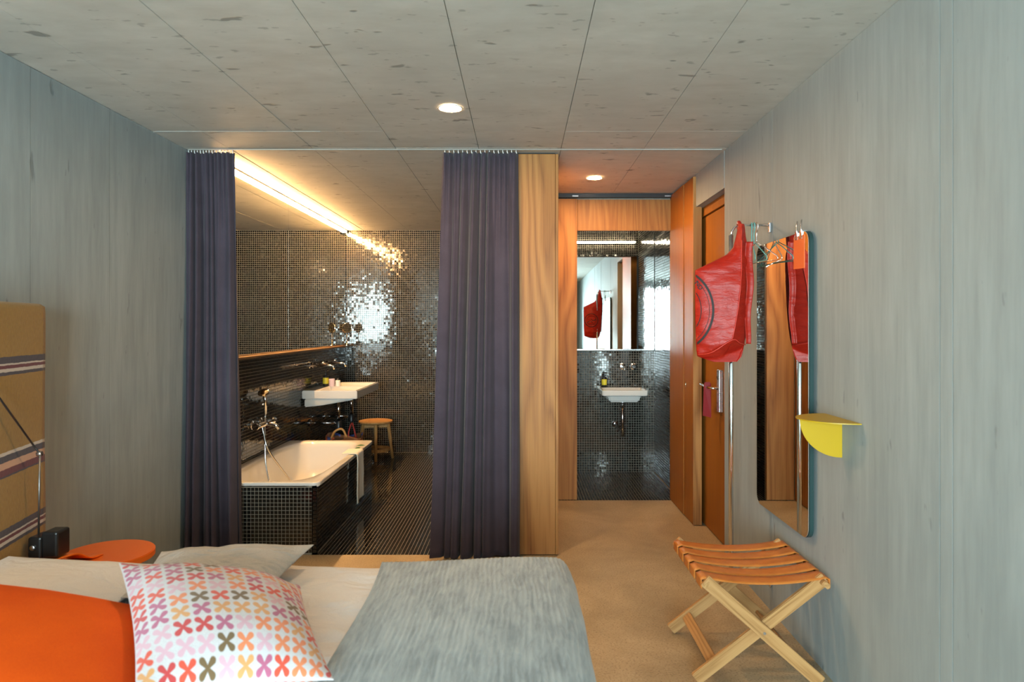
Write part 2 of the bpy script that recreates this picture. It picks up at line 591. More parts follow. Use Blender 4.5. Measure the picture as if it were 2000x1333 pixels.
fl = struct(box('floor', (XL - .2, YB - .2, -.15), (XR + .3, YF, 0), 'concrete_floor'))
struct(box('floor_corridor', (PX0 + .02, YF, -.15), (XR + .3, TY0, 0), 'concrete_floor'))
fb = struct(box('floor_bathroom', (BX - .1, YF, -.15), (PX0 + .02, BY + .1, -.0015), 'grout'))
tiles(fb, (BX, YF, -.0015), (1, 0, 0), (0, 1, 0), (0, 0, 1), 78, 143,
      keep=lambda I, J: ~((I * PITCH < .70) & (J * PITCH < 1.60)), tilt=0.008)
ft = struct(box('floor_toilet', (TX0 - .1, TY0, -.15), (TX1 + .1, TY1 + .1, -.0015), 'grout'))
tiles(ft, (TX0, TY0, -.0015), (1, 0, 0), (0, 1, 0), (0, 0, 1), 42, 45, tilt=0.008)

# ceiling: a slab with cast panels between the formwork joints
ceil = struct(box('ceiling', (XL - .2, YB - .2, CZ + .012), (XR + .3, BY + .2, CZ + .25), 'concrete_ceiling'))
xj = [XL, -1.835, -1.31, -0.785, -0.262, 0.258, 0.782, XR + .12]
yj = [YB - .02, -0.9, 3.93, 4.30, BY + .05]
HOLES = [(-0.358, 3.50), (0.56, 5.15), (-0.36, 0.9)]
for j in range(len(yj) - 1):
    for i in range(len(xj) - 1):
        g = 0.0014
        o = box('concrete_panel', (xj[i] + g, yj[j] + .0012, CZ + random.uniform(0, .0015)), (xj[i + 1] - g, yj[j + 1] - .0012, CZ + .014), 'concrete_ceiling', ceil, .0008, 1)

# left and right walls with vertical formwork joints
wl = struct(box('wall_left', (XL - .2, YB, 0), (XL - .008, YF + .1, CZ), 'concrete_wall'))
for k, (a, b) in enumerate(((YB, -1.2), (-1.2, 0.4), (0.4, 2.95), (2.95, 3.52), (3.52, YF))):
    box('concrete_panel', (XL - .01, a + .001, 0.0), (XL + .002 - k * .0009, b - .001, CZ), 'concrete_wall', wl, .0006, 1)
DZ = 2.36                    # door opening
wr = struct(boxes('wall_right', [((XR + .008, YB, 0), (XR + .25, 4.30, CZ)), ((XR + .008, 4.30, DZ), (XR + .25, 5.81, CZ)),
                                 ((XR + .10, 4.30, 0), (XR + .25, 5.83, DZ))], 'concrete_wall'))
for k, (a, b) in enumerate(((YB, -1.0), (-1.0, 0.9), (0.9, 2.05), (2.05, 2.115), (2.115, 3.52), (3.52, 4.35))):
    box('concrete_panel', (XR - .003 + k * .0009, a + .0022, 0.0), (XR + .012, b - .0022, CZ), 'concrete_wall', wr, .0006, 1)
box('concrete_panel', (XR, 4.351, DZ), (XR + .012, 5.06, CZ), 'concrete_wall', wr, .0006, 1)
box('door_reveal', (XR + .012, 4.30, 0), (XR + .10, 4.349, DZ), 'concrete_wall', wr)

# window wall behind the viewer
WX0, WX1, WZ1 = -1.95, 0.80, 2.45
wb = struct(boxes('wall_back', [((XL - .2, YB - .2, 0), (WX0, YB, CZ)), ((WX1, YB - .2, 0), (XR + .25, YB, CZ)),
                                ((WX0, YB - .2, WZ1), (WX1, YB, CZ)), ((WX0, YB - .2, 0), (WX1, YB, .05))], 'concrete_wall'))
wi = struct(empty('window_1', (0, YB - .1, 0)))
for lo, hi in (((WX0, YB - .13, .05), (WX0 + .06, YB - .07, WZ1)), ((WX1 - .06, YB - .13, .05), (WX1, YB - .07, WZ1)),
               ((-.61, YB - .13, .05), (-.54, YB - .07, WZ1)), ((WX0, YB - .13, WZ1 - .06), (WX1, YB - .07, WZ1)), ((WX0, YB - .13, .05), (WX1, YB - .07, .11))):
    box('window_frame', lo, hi, 'steel', wi, .004)
box('pane', (WX0 + .06, YB - .103, .11), (-.61, YB - .097, WZ1 - .06), 'window_glass', wi)
box('pane', (-.54, YB - .103, .11), (WX1 - .06, YB - .097, WZ1 - .06), 'window_glass', wi)

# bathroom walls
wbl = struct(box('wall_bathroom_left', (BX - .25, YF + .002, 0), (BX, BY + .1, CZ), 'grout'))
tiles(wbl, (BX, YF, 0), (0, 1, 0), (0, 0, 1), (1, 0, 0), 143, 50)
wbb = struct(box('wall_bathroom_back', (BX - .1, BY, 0), (PX0 + .02, BY + .1, CZ), 'grout'))
tiles(wbb, (BX, BY, 0), (1, 0, 0), (0, 0, 1), (0, -1, 0), 78, 104)
wbr = struct(box('wall_bathroom_right', (PX0, YF + .10, 0), (PX0 + .05, BY + .1, CZ), 'grout'))
tiles(wbr, (PX0, YF + .10, 0), (0, 1, 0), (0, 0, 1), (-1, 0, 0), 139, 104)

# oak partition: front board with an edge strip, and a long side towards the corridor
wp = struct(box('wall_partition', (PX0 + .05, YF + .02, 0.005), (PX1 - .02, TY0 + .02, CZ - .001), 'dark_gap'))
box('panel', (PX0 - .10, YF - .012, .006), (PX1 - .020, YF + .02, CZ - .012), 'oak', wp, .0015)
box('edge_strip', (PX1 - .0185, YF - .012, .006), (PX1, YF + .03, CZ - .012), 'oak', wp, .0015)
for k, (a, b) in enumerate(((YF + .032, 5.08), (5.083, TY0 - .007))):
    box('panel', (PX1 - .02, a, .006), (PX1, b, CZ - .012), 'oak', wp, .0015)

struct(box('wall_leak_seal', (PX0 + .05, TY0 + .02, 0), (TX0 - .05, BY + .1, CZ), 'concrete_wall'))  # unseen filler block added to stop sky light leaking through the void
# toilet room
wtb = struct(box('wall_toilet_back', (TX0 - .1, TY1, 0), (TX1 + .1, TY1 + .1, CZ), 'grout'))
tiles(wtb, (TX0, TY1, 0), (1, 0, 0), (0, 0, 1), (0, -1, 0), 43, 49, tilt=.006)
wtr = struct(box('wall_toilet_right', (TX1, TY0 + .03, 0), (TX1 + .1, TY1 + .1, CZ), 'grout'))
tiles(wtr, (TX1, TY0 + .045, 0), (0, 1, 0), (0, 0, 1), (-1, 0, 0), 44, 104, tilt=.013)
wtl = struct(box('wall_toilet_left', (TX0 - .05, TY0 + .03, 0), (TX0, TY1 + .1, CZ), 'grout'))
tiles(wtl, (TX0, TY0 + .045, 0), (0, 1, 0), (0, 0, 1), (1, 0, 0), 44, 104)
LZ = 2.288
wtf = struct(boxes('wall_toilet_front', [((TX0 - .05, TY0 + .022, 0), (.482, TY0 + .045, CZ)), ((.482, TY0 + .022, LZ + .004), (TX1 + .1, TY0 + .045, CZ))], 'grout'))
tiles(wtf, (.482, TY0 + .045, LZ + .005), (1, 0, 0), (0, 0, 1), (0, 1, 0), 35, 12)
box('door_jamb', (PX1 + .004, TY0 - .006, .006), (.482, TY0 + .022, 2.558), 'oak', wtf, .002)
box('door_lintel', (.4835, TY0 - .002, LZ), (1.285, TY0 + .022, 2.552), 'oak_lintel', wtf, .002)
box('dark_recess_strip', (PX1 + .002, TY0 - .03, 2.565), (1.30, TY0 + .02, CZ), 'black_metal', wtf, .001)  # black strip stands in for the shaded ceiling recess above the lintel
for x in (.44, 1.22):
    box('steel_bracket', (x, TY0 - .034, 2.572), (x + .05, TY0 - .030, 2.582), 'steel', wtf)

# oak panels right of the toilet opening
tr = struct(empty('trim_1', (1.31, 5.4, 0)))
box('panel', (1.276, 5.342, .005), (1.345, TY0 + .03, 2.585), 'oak_door', tr, .002)
box('panel', (1.289, 5.335, .005), (1.34, 5.345, 2.585), 'dark_gap', tr)
box('panel', (1.280, 5.055, .005), (1.345, 5.335, 2.585), 'oak_door', tr, .002)
box('edge_strip', (1.279, 5.048, .005), (1.343, 5.055, 2.585), 'oak', tr, .001)
lathe('finger_pull', [(.022, 0), (.022, .003), (.016, .004), (.015, .001)], (1.280, 5.27, 1.03), 'brass_chrome', tr, 20, (Vector((0, .45, 0)), Vector((0, 0, 1)), Vector((-1, 0, 0))))

# ceiling joints and curtain tracks
t2 = struct(box('trim_2', (XL + .01, 4.326, CZ - .0035), (XR - .02, 4.334, CZ + .002), 'track_grey'))
t3 = struct(box('trim_3', (XL + .02, 3.927, CZ - .0018), (-1.15, 3.932, CZ + .002), 'track_grey'))

# entrance door, set back in the right wall
d1 = struct(empty('door_1', (1.39, 4.72, 0)))
box('door_leaf', (1.370, 4.36, .006), (1.40, 5.20, 2.285), 'oak_door', d1, .002)
box('door_frame', (1.358, 4.352, 2.292), (1.40, 5.20, DZ), 'oak_door', d1, .002)
box('lock_plate', (1.342, 4.607, .893), (1.37, 4.665, 1.183), 'steel', d1, .004)
tube('lever', [(1.345, 4.64, 1.055), (1.305, 4.64, 1.055), (1.292, 4.655, 1.056), (1.288, 4.70, 1.058), (1.286, 4.86, 1.066)], .0095, 'chrome', d1, 12)
hang = prism('door_tag', [(1.262, 4.715, .86), (1.322, 4.722, .845), (1.318, 4.715, 1.075), (1.310, 4.713, 1.092), (1.275, 4.712, 1.092), (1.268, 4.713, 1.075)], (0, .0025, 0), 'red_card')
tag(hang, 'dark red card tag hanging from the chrome lever of the entrance door', 'door tag')

# ------------------------------------------------------------------ ceiling lights
def downlight(x, y, label, lens='lamp_downlight'):
    t = thing('recessed_downlight', label, 'ceiling light', (x, y, CZ), 'round recessed downlights')
    lathe('trim_ring', [(.052, -.001), (.062, -.001), (.062, -.005), (.058, -.007), (.053, -.005)], (x, y, CZ), 'white_paint', t, 40, cap=False)
    lathe('lens', [(.0525, -.002), (.0525, -.004), (.03, -.0045), (.001, -.0045)], (x, y, CZ), lens, t, 40)
downlight(-0.358, 3.50, 'round recessed downlight in the bedroom ceiling in front of the curtains', 'lamp_downlight_bedroom')
downlight(0.56, 5.15, 'round recessed downlight in the corridor ceiling before the toilet doorway')

def strip(name, label, segs, ax, mat, rad=.017):
    t = thing(name, label, 'strip light', segs[0][0])
    for a, b in segs:
        a, b = Vector(a), Vector(b)
        tube('tube', [a, b], rad, mat, t, 14)
        d = (b - a).normalized()
        for p, q in ((a - d * .012, a), (b, b + d * .012)):
            tube('end_cap', [p, q], rad + .001, 'white_paint', t, 14)
    return t
LX = BX + .020
st = strip('strip_light', 'bright warm strip light along the ceiling above the bathroom mirror', [((LX, 4.55, CZ - .024), (LX, 5.68, CZ - .024)), ((LX, 5.71, CZ - .024), (LX, 6.84, CZ - .024)), ((LX, 6.87, CZ - .024), (LX, 7.94, CZ - .024))], 'Y', 'lamp_tube', .0105)
box('batten', (BX + .006, 4.53, CZ - .013), (BX + .034, 7.96, CZ - .002), 'white_paint', st, .001)
strip2 = strip('strip_light', 'slim strip light above the inside of the toilet doorway, seen in the mirror', [((.34, TY0 + .085, 2.455), (1.32, TY0 + .085, 2.455))], 'X', 'lamp_tube_cool', .009)
box('batten', (.34, TY0 + .046, 2.44), (1.32, TY0 + .066, 2.47), 'white_paint', strip2, .001)

# ================================================================== BATHROOM
# long mirror in two panes on the left wall, standing on a ledge
mr = thing('bathroom_mirror', 'long wall mirror in two panes beside the bathtub and double basin', 'mirror', (BX, 6.0, 1.255))
for a, b in ((YF + .02, 6.018), (6.022, BY - .005)):
    box('mirror_pane', (BX + .0005, a, 1.262), (BX + .006, b, CZ - .016), 'mirror', mr, .0005, 1)
box('joint_strip', (BX + .0005, 6.0185, 1.262), (BX + .007, 6.0215, CZ - .016), 'chrome', mr)
ld = tag(box('ledge', (BX + .001, YF + .02, 1.243), (BX + .095, BY - .004, 1.2585), 'ledge_wood', None, .002), 'narrow shelf ledge running under the long bathroom mirror', 'shelf')

# bathtub with a mosaic apron
TBX0, TBX1, TBY0, TBY1, TBZ = BX + .002, -1.305, YF + .004, 6.06, .465
tub = thing('bathtub', 'white built-in bathtub with black mosaic apron', 'bathtub', ((TBX0 + TBX1) / 2, (TBY0 + TBY1) / 2, 0))
apron = boxes('apron', [((TBX0 + .01, TBY0, 0), (TBX1 - .012, TBY0 + .03, TBZ - .02)), ((TBX1 - .042, TBY0, 0), (TBX1 - .012, TBY1 - .012, TBZ - .02)),
                        ((TBX0 + .01, TBY1 - .042, 0), (TBX1 - .012, TBY1 - .012, TBZ - .02))], 'grout', tub)
def tub_shell(u, v):
    # v: outer skirt -> rim -> down the inside -> floor; u runs round a rounded rectangle
    prof = [(0.0, -.026), (0.0, -.004), (.004, 0.0), (.045, 0.0), (.056, -.004), (.064, -.016), (.085, -.12), (.115, -.25), (.16, -.335), (.23, -.36), (.33, -.365)]
    f = v * (len(prof) - 1)
    k = min(int(f), len(prof) - 2)
    w = f - k
    ins = prof[k][0] * (1 - w) + prof[k + 1][0] * w
    dz = prof[k][1] * (1 - w) + prof[k + 1][1] * w
    cx, cy = (TBX0 + TBX1) / 2, (TBY0 + TBY1) / 2
    hx, hy = (TBX1 - TBX0) / 2 - ins, (TBY1 - TBY0) / 2 - ins * (1.0 if ins < .05 else 1.9) + (0 if ins < .05 else .045)
    rad = .008 if ins < .05 else min(.17 + ins * .3, hx * .98)
    a = u * 2 * PI
    # rounded rectangle by projecting a superellipse ray
    c, s = math.cos(a), math.sin(a)
    p = 60 if ins < .047 else 4.2
    q = (abs(c) ** p + abs(s) ** p) ** (-1 / p)
    return (cx + c * q * hx, cy + s * q * hy, TBZ + dz)
shell = gridsurf('basin_shell', tub_shell, 161, 41, 'ceramic', tub)
lathe('overflow', [(.030, 0), (.030, .005), (.024, .009), (.001, .010)], (-1.388, 5.25, .372), 'chrome', tub, 24, (Vector((0, 1, 0)), Vector((0, 0, 1)), Vector((-1, 0, .15))))
lathe('drain_plug', [(.026, 0), (.026, .004), (.018, .007), (.001, .008)], (-1.68, 5.55, TBZ - .365), 'chrome', tub, 24)
# tiles of the front apron one by one where they show largest, the side as one mass
nx, nz = 29, 17
tx0 = TBX1 - .012 - nx * PITCH
tile_me = tiles_mesh('tile', (0, 0, 0), (1, 0, 0), (0, 0, 1), (0, -1, 0), 1, 1, tilt=0.0)
for i in range(nx - 18, nx):
    for j in range(nz):
        o = bpy.data.objects.new('tile', tile_me)
        COL.objects.link(o)
        if i == nx - 18 and j == 0:
            tile_me.materials.append(M['tile'])
        o.parent = apron
        o.location = (tx0 + i * PITCH, TBY0, .01 + j * PITCH)
        o.rotation_euler = (random.gauss(0, .006), 0, random.gauss(0, .006))
tiles(apron, (tx0, TBY0, .01), (1, 0, 0), (0, 0, 1), (0, -1, 0), nx - 18, nz)
tiles(apron, (TBX1 - .012, TBY0 + .003, .01), (0, 1, 0), (0, 0, 1), (1, 0, 0), 65, nz)

# bath mixer with hand shower
bm_ = thing('bath_mixer', 'chrome bath mixer with hand shower and hose above the bathtub', 'tap', (BX, 5.28, .72))
MY, MZ = 5.28, .725
tube('body', [(BX + .075, MY - .14, MZ), (BX + .075, MY + .14, MZ)], .021, 'chrome', bm_, 16)
for y in (MY - .085, MY + .085):
    lathe('rosette', [(.034, 0), (.034, .008), (.020, .014), (.017, .06)], (BX + .004, y, MZ), 'chrome', bm_, 20, 'X')
for y, s in ((MY - .14, -1), (MY + .14, 1)):
    tube('control_knob', [(BX + .075, y, MZ), (BX + .075, y + s * .012, MZ), (BX + .075, y + s * .014, MZ), (BX + .075, y + s * .055, MZ)], [.020, .020, .026, .025], 'chrome', bm_, 18)
tube('spout', [(BX + .075, MY, MZ), (BX + .11, MY, MZ - .005), (BX + .16, MY, MZ - .012), (BX + .185, MY, MZ - .04)], [.02, .018, .016, .014], 'chrome', bm_, 14)
tube('diverter', [(BX + .075, MY, MZ + .015), (BX + .075, MY, MZ + .045)], .011, 'chrome', bm_, 12)
tube('holder', [(BX + .004, MY - .02, .875), (BX + .06, MY - .02, .875), (BX + .085, MY - .02, .88)], .012, 'chrome', bm_, 12)
hs = tube('hand_shower', [(BX + .085, MY - .02, .80), (BX + .087, MY - .02, .90), (BX + .085, MY - .035, .955)], [.011, .013, .014], 'chrome', bm_, 14)
lathe('shower_head', [(.016, -.012), (.040, 0), (.043, .012), (.034, .018), (.001, .018)], (BX + .082, MY - .05, .975), 'brass_chrome', bm_, 24,
      (Vector((0, .86, .5)), Vector((1, 0, 0)).cross(Vector((0, -.5, .86))).normalized() * 0 + Vector((1, 0, 0)), Vector((0, -.5, .86)) * -1 + Vector((0, -1.0, 0.6)) * 0))
tube('hose', [(BX + .085, MY - .02, .80), (BX + .085, MY - .025, .62), (BX + .11, MY - .06, .38), (BX + .20, MY - .12, .17), (BX + .28, MY - .10, .118), (BX + .36, MY + .02, .118), (BX + .33, MY + .10, .15), (BX + .24, MY + .04, .30), (BX + .13, MY - .06, .52), (BX + .085, MY - .055, .66), (BX + .075, MY - .05, MZ - .015)], .0075, 'chrome', bm_, 10, 8)

# white towel over the tub edge
def towel(u, v):
    s = v * .50
    y = 5.36 + u * .21 + .012 * math.sin(v * 5)
    edge = TBX1 + .005
    if s < .10:
        x, z = edge - .10 + s, TBZ + .006
    elif s < .125:
        a = (s - .10) / .025 * PI / 2
        x, z = edge + .013 * math.sin(a), TBZ + .006 - .013 * (1 - math.cos(a))
    else:
        x, z = edge + .014 + .010 * math.sin(u * 7 + 1) * (v - .2) + .004 * wn(u * 5, v * 4), TBZ - .007 - (s - .125) + .02 * u * v
    return (x, y, z)
tw = tag(gridsurf('hand_towel', towel, 24, 48, 'towel', None, thick=.006), 'small white towel hanging over the side of the bathtub', 'towel')
for (x, y, l, ang, lab) in ((-1.352, 5.78, .075, .5, 'green leaf-shaped bar lying on the tub rim, farther one'), (-1.348, 5.66, .06, .9, 'dark green leaf-shaped bar on the tub rim beside the towel')):
    prof = []
    o = gridsurf('leaf_soap', lambda u, v: (x + math.cos(ang) * (u - .5) * l + math.sin(ang) * (v - .5) * .03 * math.sin(PI * min(max(u, .02), .98)),
                                            y + math.sin(ang) * (u - .5) * l - math.cos(ang) * (v - .5) * .03 * math.sin(PI * min(max(u, .02), .98)),
                                            TBZ + .001 + .010 * math.sin(PI * u) * math.sin(PI * v)), 13, 9, 'green_soap')
    tag(o, lab, 'soap')

# double washbasin on the left wall
WBY0, WBY1, WBX1, WBZ = 6.40, 7.38, -1.53, .872
wbn = thing('double_washbasin', 'long white rectangular double washbasin hung on the mosaic wall', 'washbasin', (BX, (WBY0 + WBY1) / 2, WBZ))
bm = bmesh.new()
xs = [BX + .003, BX + .13, WBX1 - .03, WBX1]
ys = [WBY0, WBY0 + .03, (WBY0 + WBY1) / 2 - .02, (WBY0 + WBY1) / 2 + .02, WBY1 - .03, WBY1]
top = {}
for i, x in enumerate(xs):
    for j, y in enumerate(ys):
        top[i, j] = bm.verts.new((x, y, WBZ))
for i in range(3):
    for j in range(5):
        if i == 1 and j in (1, 3):
            b = [top[1, j], top[2, j], top[2, j + 1], top[1, j + 1]]
            low = []
            cx = sum(v.co.x for v in b) / 4; cy = sum(v.co.y for v in b) / 4
            for v in b:
                low.append(bm.verts.new((cx + (v.co.x - cx) * .86, cy + (v.co.y - cy) * .88, WBZ - .095)))
            for k in range(4):
                bm.faces.new((b[k], b[(k + 1) % 4], low[(k + 1) % 4], low[k]))
            bm.faces.new(low)
        else:
            bm.faces.new((top[i, j], top[i + 1, j], top[i + 1, j + 1], top[i, j + 1]))
ring = [top[i, 0] for i in range(4)] + [top[3, j] for j in range(1, 6)] + [top[i, 5] for i in (2, 1, 0)] + [top[0, j] for j in (4, 3, 2, 1)]
lowr = [bm.verts.new((v.co.x, v.co.y, WBZ - .078)) for v in ring]
for k in range(len(ring)):
    bm.faces.new((ring[k], lowr[k], lowr[(k + 1) % len(ring)], ring[(k + 1) % len(ring)]))
bm.faces.new(lowr)
bmesh.ops.recalc_face_normals(bm, faces=bm.faces[:])
bmesh.ops.bevel(bm, geom=[e for e in bm.edges if e.calc_face_angle(0) > .6], offset=.006, segments=2, affect='EDGES')
link('body', mesh_bm(bm, 'body'), 'ceramic', wbn)
def bowl_under(x0, x1, y0, y1, z0, z1, tap, parent, name='bowl'):
    cx, cy = (x0 + x1) / 2, (y0 + y1) / 2
    b1 = bmesh.new()
    a = [b1.verts.new(p) for p in ((x0, y0, z0), (x1, y0, z0), (x1, y1, z0), (x0, y1, z0))]
    b = [b1.verts.new((cx + (p[0] - cx) * tap, cy + (p[1] - cy) * tap, z1)) for p in ((x0, y0), (x1, y0), (x1, y1), (x0, y1))]
    b1.faces.new(a); b1.faces.new(b)
    for k in range(4):
        b1.faces.new((a[k], a[(k + 1) % 4], b[(k + 1) % 4], b[k]))
    bmesh.ops.recalc_face_normals(b1, faces=b1.faces[:])
    bmesh.ops.bevel(b1, geom=b1.edges[:], offset=.014, segments=3, affect='EDGES')
    return link(name, mesh_bm(b1, name), 'ceramic', parent)
b1 = bmesh.new()
A = [(BX + .02, .79), (WBX1 - .035, .79), (WBX1 - .06, .78), (BX + .16, .728), (BX + .02, .715)]
prism('bowl', [(x, WBY0 + .02, z) for x, z in A], (0, WBY1 - WBY0 - .04, 0), 'ceramic', wbn, .008)
for y in (6.64, 7.14):
    tube('waste_pipe', [(BX + .285, y, .765), (BX + .285, y, .56)], .016, 'chrome', wbn, 14)
    lathe('trap', [(.022, 0), (.030, .008), (.030, .075), (.022, .085)], (BX + .285, y, .475), 'black_metal', wbn, 20)
    tube('outlet_pipe', [(BX + .285, y, .535), (BX + .004, y, .535)], .014, 'chrome', wbn, 14)
    lathe('rosette', [(.033, 0), (.033, .006), (.02, .016)], (BX + .004, y, .535), 'chrome', wbn, 20, 'X')
def basin_tap(y, label):
    z = 1.095
    t = thing('wall_tap', label, 'tap', (BX, y, z), 'wall taps over the double basin')
    lathe('rosette', [(.030, 0), (.030, .006), (.018, .012)], (BX + .004, y, z), 'chrome', t, 20, 'X')
    tube('spout', [(BX + .004, y, z), (BX + .20, y, z), (BX + .235, y, z - .004), (BX + .25, y, z - .035)], [.011, .011, .011, .012], 'chrome', t, 12)
    lathe('control_rosette', [(.030, 0), (.030, .006), (.021, .012), (.021, .04), (.018, .043)], (BX + .004, y + .10, z), 'chrome', t, 20, 'X')
    tube('lever', [(BX + .045, y + .10, z), (BX + .10, y + .10, z + .022), (BX + .125, y + .10, z + .024)], [.008, .007, .008], 'chrome', t, 10)
basin_tap(6.62, 'chrome wall tap over the nearer bowl of the double basin')
basin_tap(7.05, 'chrome wall tap over the farther bowl of the double basin')

def soap_bottle(x, y, z, label, s=1.0, lab='yellow_label'):
    t = thing('soap_bottle', label, 'bottle', (x, y, z))
    lathe('bottle', [(.001, 0), (.026 * s, 0), (.028 * s, .004), (.028 * s, .095 * s), (.022 * s, .107 * s), (.011 * s, .112 * s), (.011 * s, .118 * s), (.001, .118 * s)], (x, y, z), 'black_plastic', t, 24)
    lathe('label', [(.0284 * s, .025 * s), (.0287 * s, .026 * s), (.0287 * s, .085 * s), (.0284 * s, .086 * s)], (x, y, z), lab, t, 24)
    lathe('pump', [(.013 * s, .117 * s), (.013 * s, .130 * s), (.005 * s, .132 * s), (.005 * s, .15 * s), (.010 * s, .151 * s), (.010 * s, .158 * s)], (x, y, z), 'black_plastic', t, 16)
    tube('nozzle', [(x, y, z + .154 * s), (x + .03 * s, y - .01 * s, z + .153 * s)], .0045 * s, 'black_plastic', t, 8)
soap_bottle(BX + .09, 6.88, WBZ + .001, 'dark pump bottle with yellow label standing on the double basin')
cup = thing('tumbler', 'lilac white tumbler between bottles on the double basin', 'cup', (BX + .155, 6.87, WBZ))
lathe('cup', [(.001, 0), (.026, 0), (.030, .075), (.0275, .075), (.024, .006), (.001, .005)], (BX + .155, 6.87, WBZ + .001), 'lilac_plastic', cup, 24)
tb = thing('shampoo_bottle', 'small grey white bottle beside the lilac tumbler on the basin', 'bottle', (BX + .215, 6.87, WBZ))
lathe('bottle', [(.001, 0), (.022, 0), (.024, .004), (.024, .055), (.012, .062)], (BX + .215, 6.87, WBZ + .001), 'white_paint', tb, 20)
lathe('cap', [(.014, .062), (.014, .078), (.012, .080), (.001, .080)], (BX + .215, 6.87, WBZ + .001), 'black_plastic', tb, 20)

# shaving mirror on the ledge
sm = thing('shaving_mirror', 'small round brass shaving mirror standing on the ledge in the corner', 'mirror', (BX + .085, 7.72, 1.259))
cx, cy, cz = BX + .09, 7.72, 1.2595
lathe('base', [(.001, 0), (.045, 0), (.045, .004), (.012, .012), (.006, .025)], (cx, cy, cz), 'brass_chrome', sm, 28)
tube('stem', [(cx, cy, cz + .02), (cx, cy, cz + .145)], .005, 'chrome', sm, 10)
fd = Vector((.55, -.83, .05)).normalized()
ux = fd.orthogonal().normalized(); uy = fd.cross(ux)
lathe('rim', [(.001, -.014), (.045, -.014), (.056, -.006), (.058, .004), (.054, .008), (.050, .006)], (cx, cy, cz + .198), 'brass_chrome', sm, 32, (ux, uy, fd))
lathe('glass', [(.050, .0055), (.049, .0065), (.001, .0065)], (cx, cy, cz + .198), 'mirror', sm, 32, (ux, uy, fd))

# stool
SX, SY, SZ = -1.605, 7.585, .43
sl = thing('wooden_stool', 'round wooden stool with splayed legs against the mosaic back wall', 'stool', (SX, SY, 0))
lathe('seat', [(.001, SZ - .03), (.165, SZ - .03), (.182, SZ - .022), (.187, SZ - .010), (.184, SZ - .002), (.175, SZ), (.001, SZ - .004)], (SX, SY, 0), 'stool_wood', sl, 48)
for k in range(4):
    a = math.radians(-78 + 90 * k)
    tube('leg', [(SX + math.cos(a) * .135, SY + math.sin(a) * .135, SZ - .025), (SX + math.cos(a) * .185, SY + math.sin(a) * .185, 0.002)], [.020, .015], 'stool_wood', sl, 14)
for k in range(2):
    a = math.radians(-78 + 90 * k)
    beam('apron_rail', (SX + math.cos(a) * .14, SY + math.sin(a) * .14, SZ - .058), (SX - math.cos(a) * .14, SY - math.sin(a) * .14, SZ - .058), .045, .02, (0, 0, 1), 'stool_wood', sl)
lathe('foot_ring', [(.118, .095), (.156, .095), (.156, .125), (.118, .125), (.118, .095)], (SX, SY, 0), 'stool_wood', sl, 40, cap=False)

# patterned bag under the basin
bgx, bgy = -1.73, 6.72
pb = thing('woven_bag', 'blue and brown patterned woven bag on the floor under the double basin', 'bag', (bgx, bgy, 0))
def bagbody(u, v):
    a = u * 2 * PI
    k = .82 + .22 * v + .03 * math.sin(a * 5 + v * 4)
    c, s = math.cos(a), math.sin(a)
    q = (abs(c) ** 3 + abs(s) ** 3) ** (-1 / 3)
    return (bgx + c * q * .17 * k, bgy + s * q * .11 * k, .004 + v * .40 + .02 * math.sin(a * 3) * v)
gridsurf('body', bagbody, 49, 14, 'patterned_weave', pb, thick=.006)
lathe('bottom', [(.001, .003), (.10, .003), (.10, .008), (.001, .008)], (bgx, bgy, 0), 'patterned_weave', pb, 24)
tube('handle', [(bgx + .06, bgy - .10, .39), (bgx + .07, bgy - .09, .47), (bgx + .09, bgy - .06, .53), (bgx + .115, bgy - .08, .47), (bgx + .135, bgy - .08, .39)], .008, 'red_strap', pb, 10, 6)
tube('handle', [(bgx - .10, bgy - .10, .39), (bgx - .06, bgy - .12, .46), (bgx + .01, bgy - .12, .48), (bgx + .05, bgy - .11, .40)], .011, 'stool_wood', pb, 10, 6)

# ================================================================== TOILET ROOM
tm = thing('toilet_mirror', 'wall-wide mirror above the small washbasin in the toilet room', 'mirror', ((TX0 + TX1) / 2, TY1, 1.236))
sk = .0097
prism('mirror_pane', [(TX0 + .004, TY1 - .006, 1.246), (TX1 - .006, TY1 - .006 - sk, 1.246), (TX1 - .006, TY1 - .006 - sk, CZ - .02), (TX0 + .004, TY1 - .006, CZ - .02)], (0, .0045, 0), 'mirror', tm)
box('bottom_rail', (TX0 + .004, TY1 - .022, 1.232), (TX1 - .006, TY1 - .003, 1.245), 'steel', tm, .002)
tsx0, tsx1, tsy0, tsz = .785, 1.222, 6.52, .862
ts = thing('small_washbasin', 'small white washbasin on the black mosaic wall of the toilet room', 'washbasin', ((tsx0 + tsx1) / 2, TY1, tsz))
bm = bmesh.new()
def rrect(x0, x1, y0, y1, z, r, n=5):
    out = []
    for cx_, cy_, a0 in ((x1 - r, y1 - r, 0), (x0 + r, y1 - r, 90), (x0 + r, y0 + r, 180), (x1 - r, y0 + r, 270)):
        for k in range(n + 1):
            a = math.radians(a0 + 90 * k / n)
            out.append((cx_ + r * math.cos(a), cy_ + r * math.sin(a), z))
    return out
loops = [rrect(tsx0 + .02, tsx1 - .02, tsy0 + .02, TY1 - .003, tsz - .058, .02), rrect(tsx0, tsx1, tsy0, TY1 - .003, tsz - .05, .02), rrect(tsx0 - .004, tsx1 + .004, tsy0 - .004, TY1 - .003, tsz, .022),
         rrect(tsx0 + .022, tsx1 - .022, tsy0 + .022, TY1 - .10, tsz, .03), rrect(tsx0 + .05, tsx1 - .05, tsy0 + .05, TY1 - .12, tsz - .075, .05)]
L = [[bm.verts.new(p) for p in lp] for lp in loops]
n = len(L[0])
for a, b in zip(L, L[1:]):
    for k in range(n):
        bm.faces.new((a[k], a[(k + 1) % n], b[(k + 1) % n], b[k]))
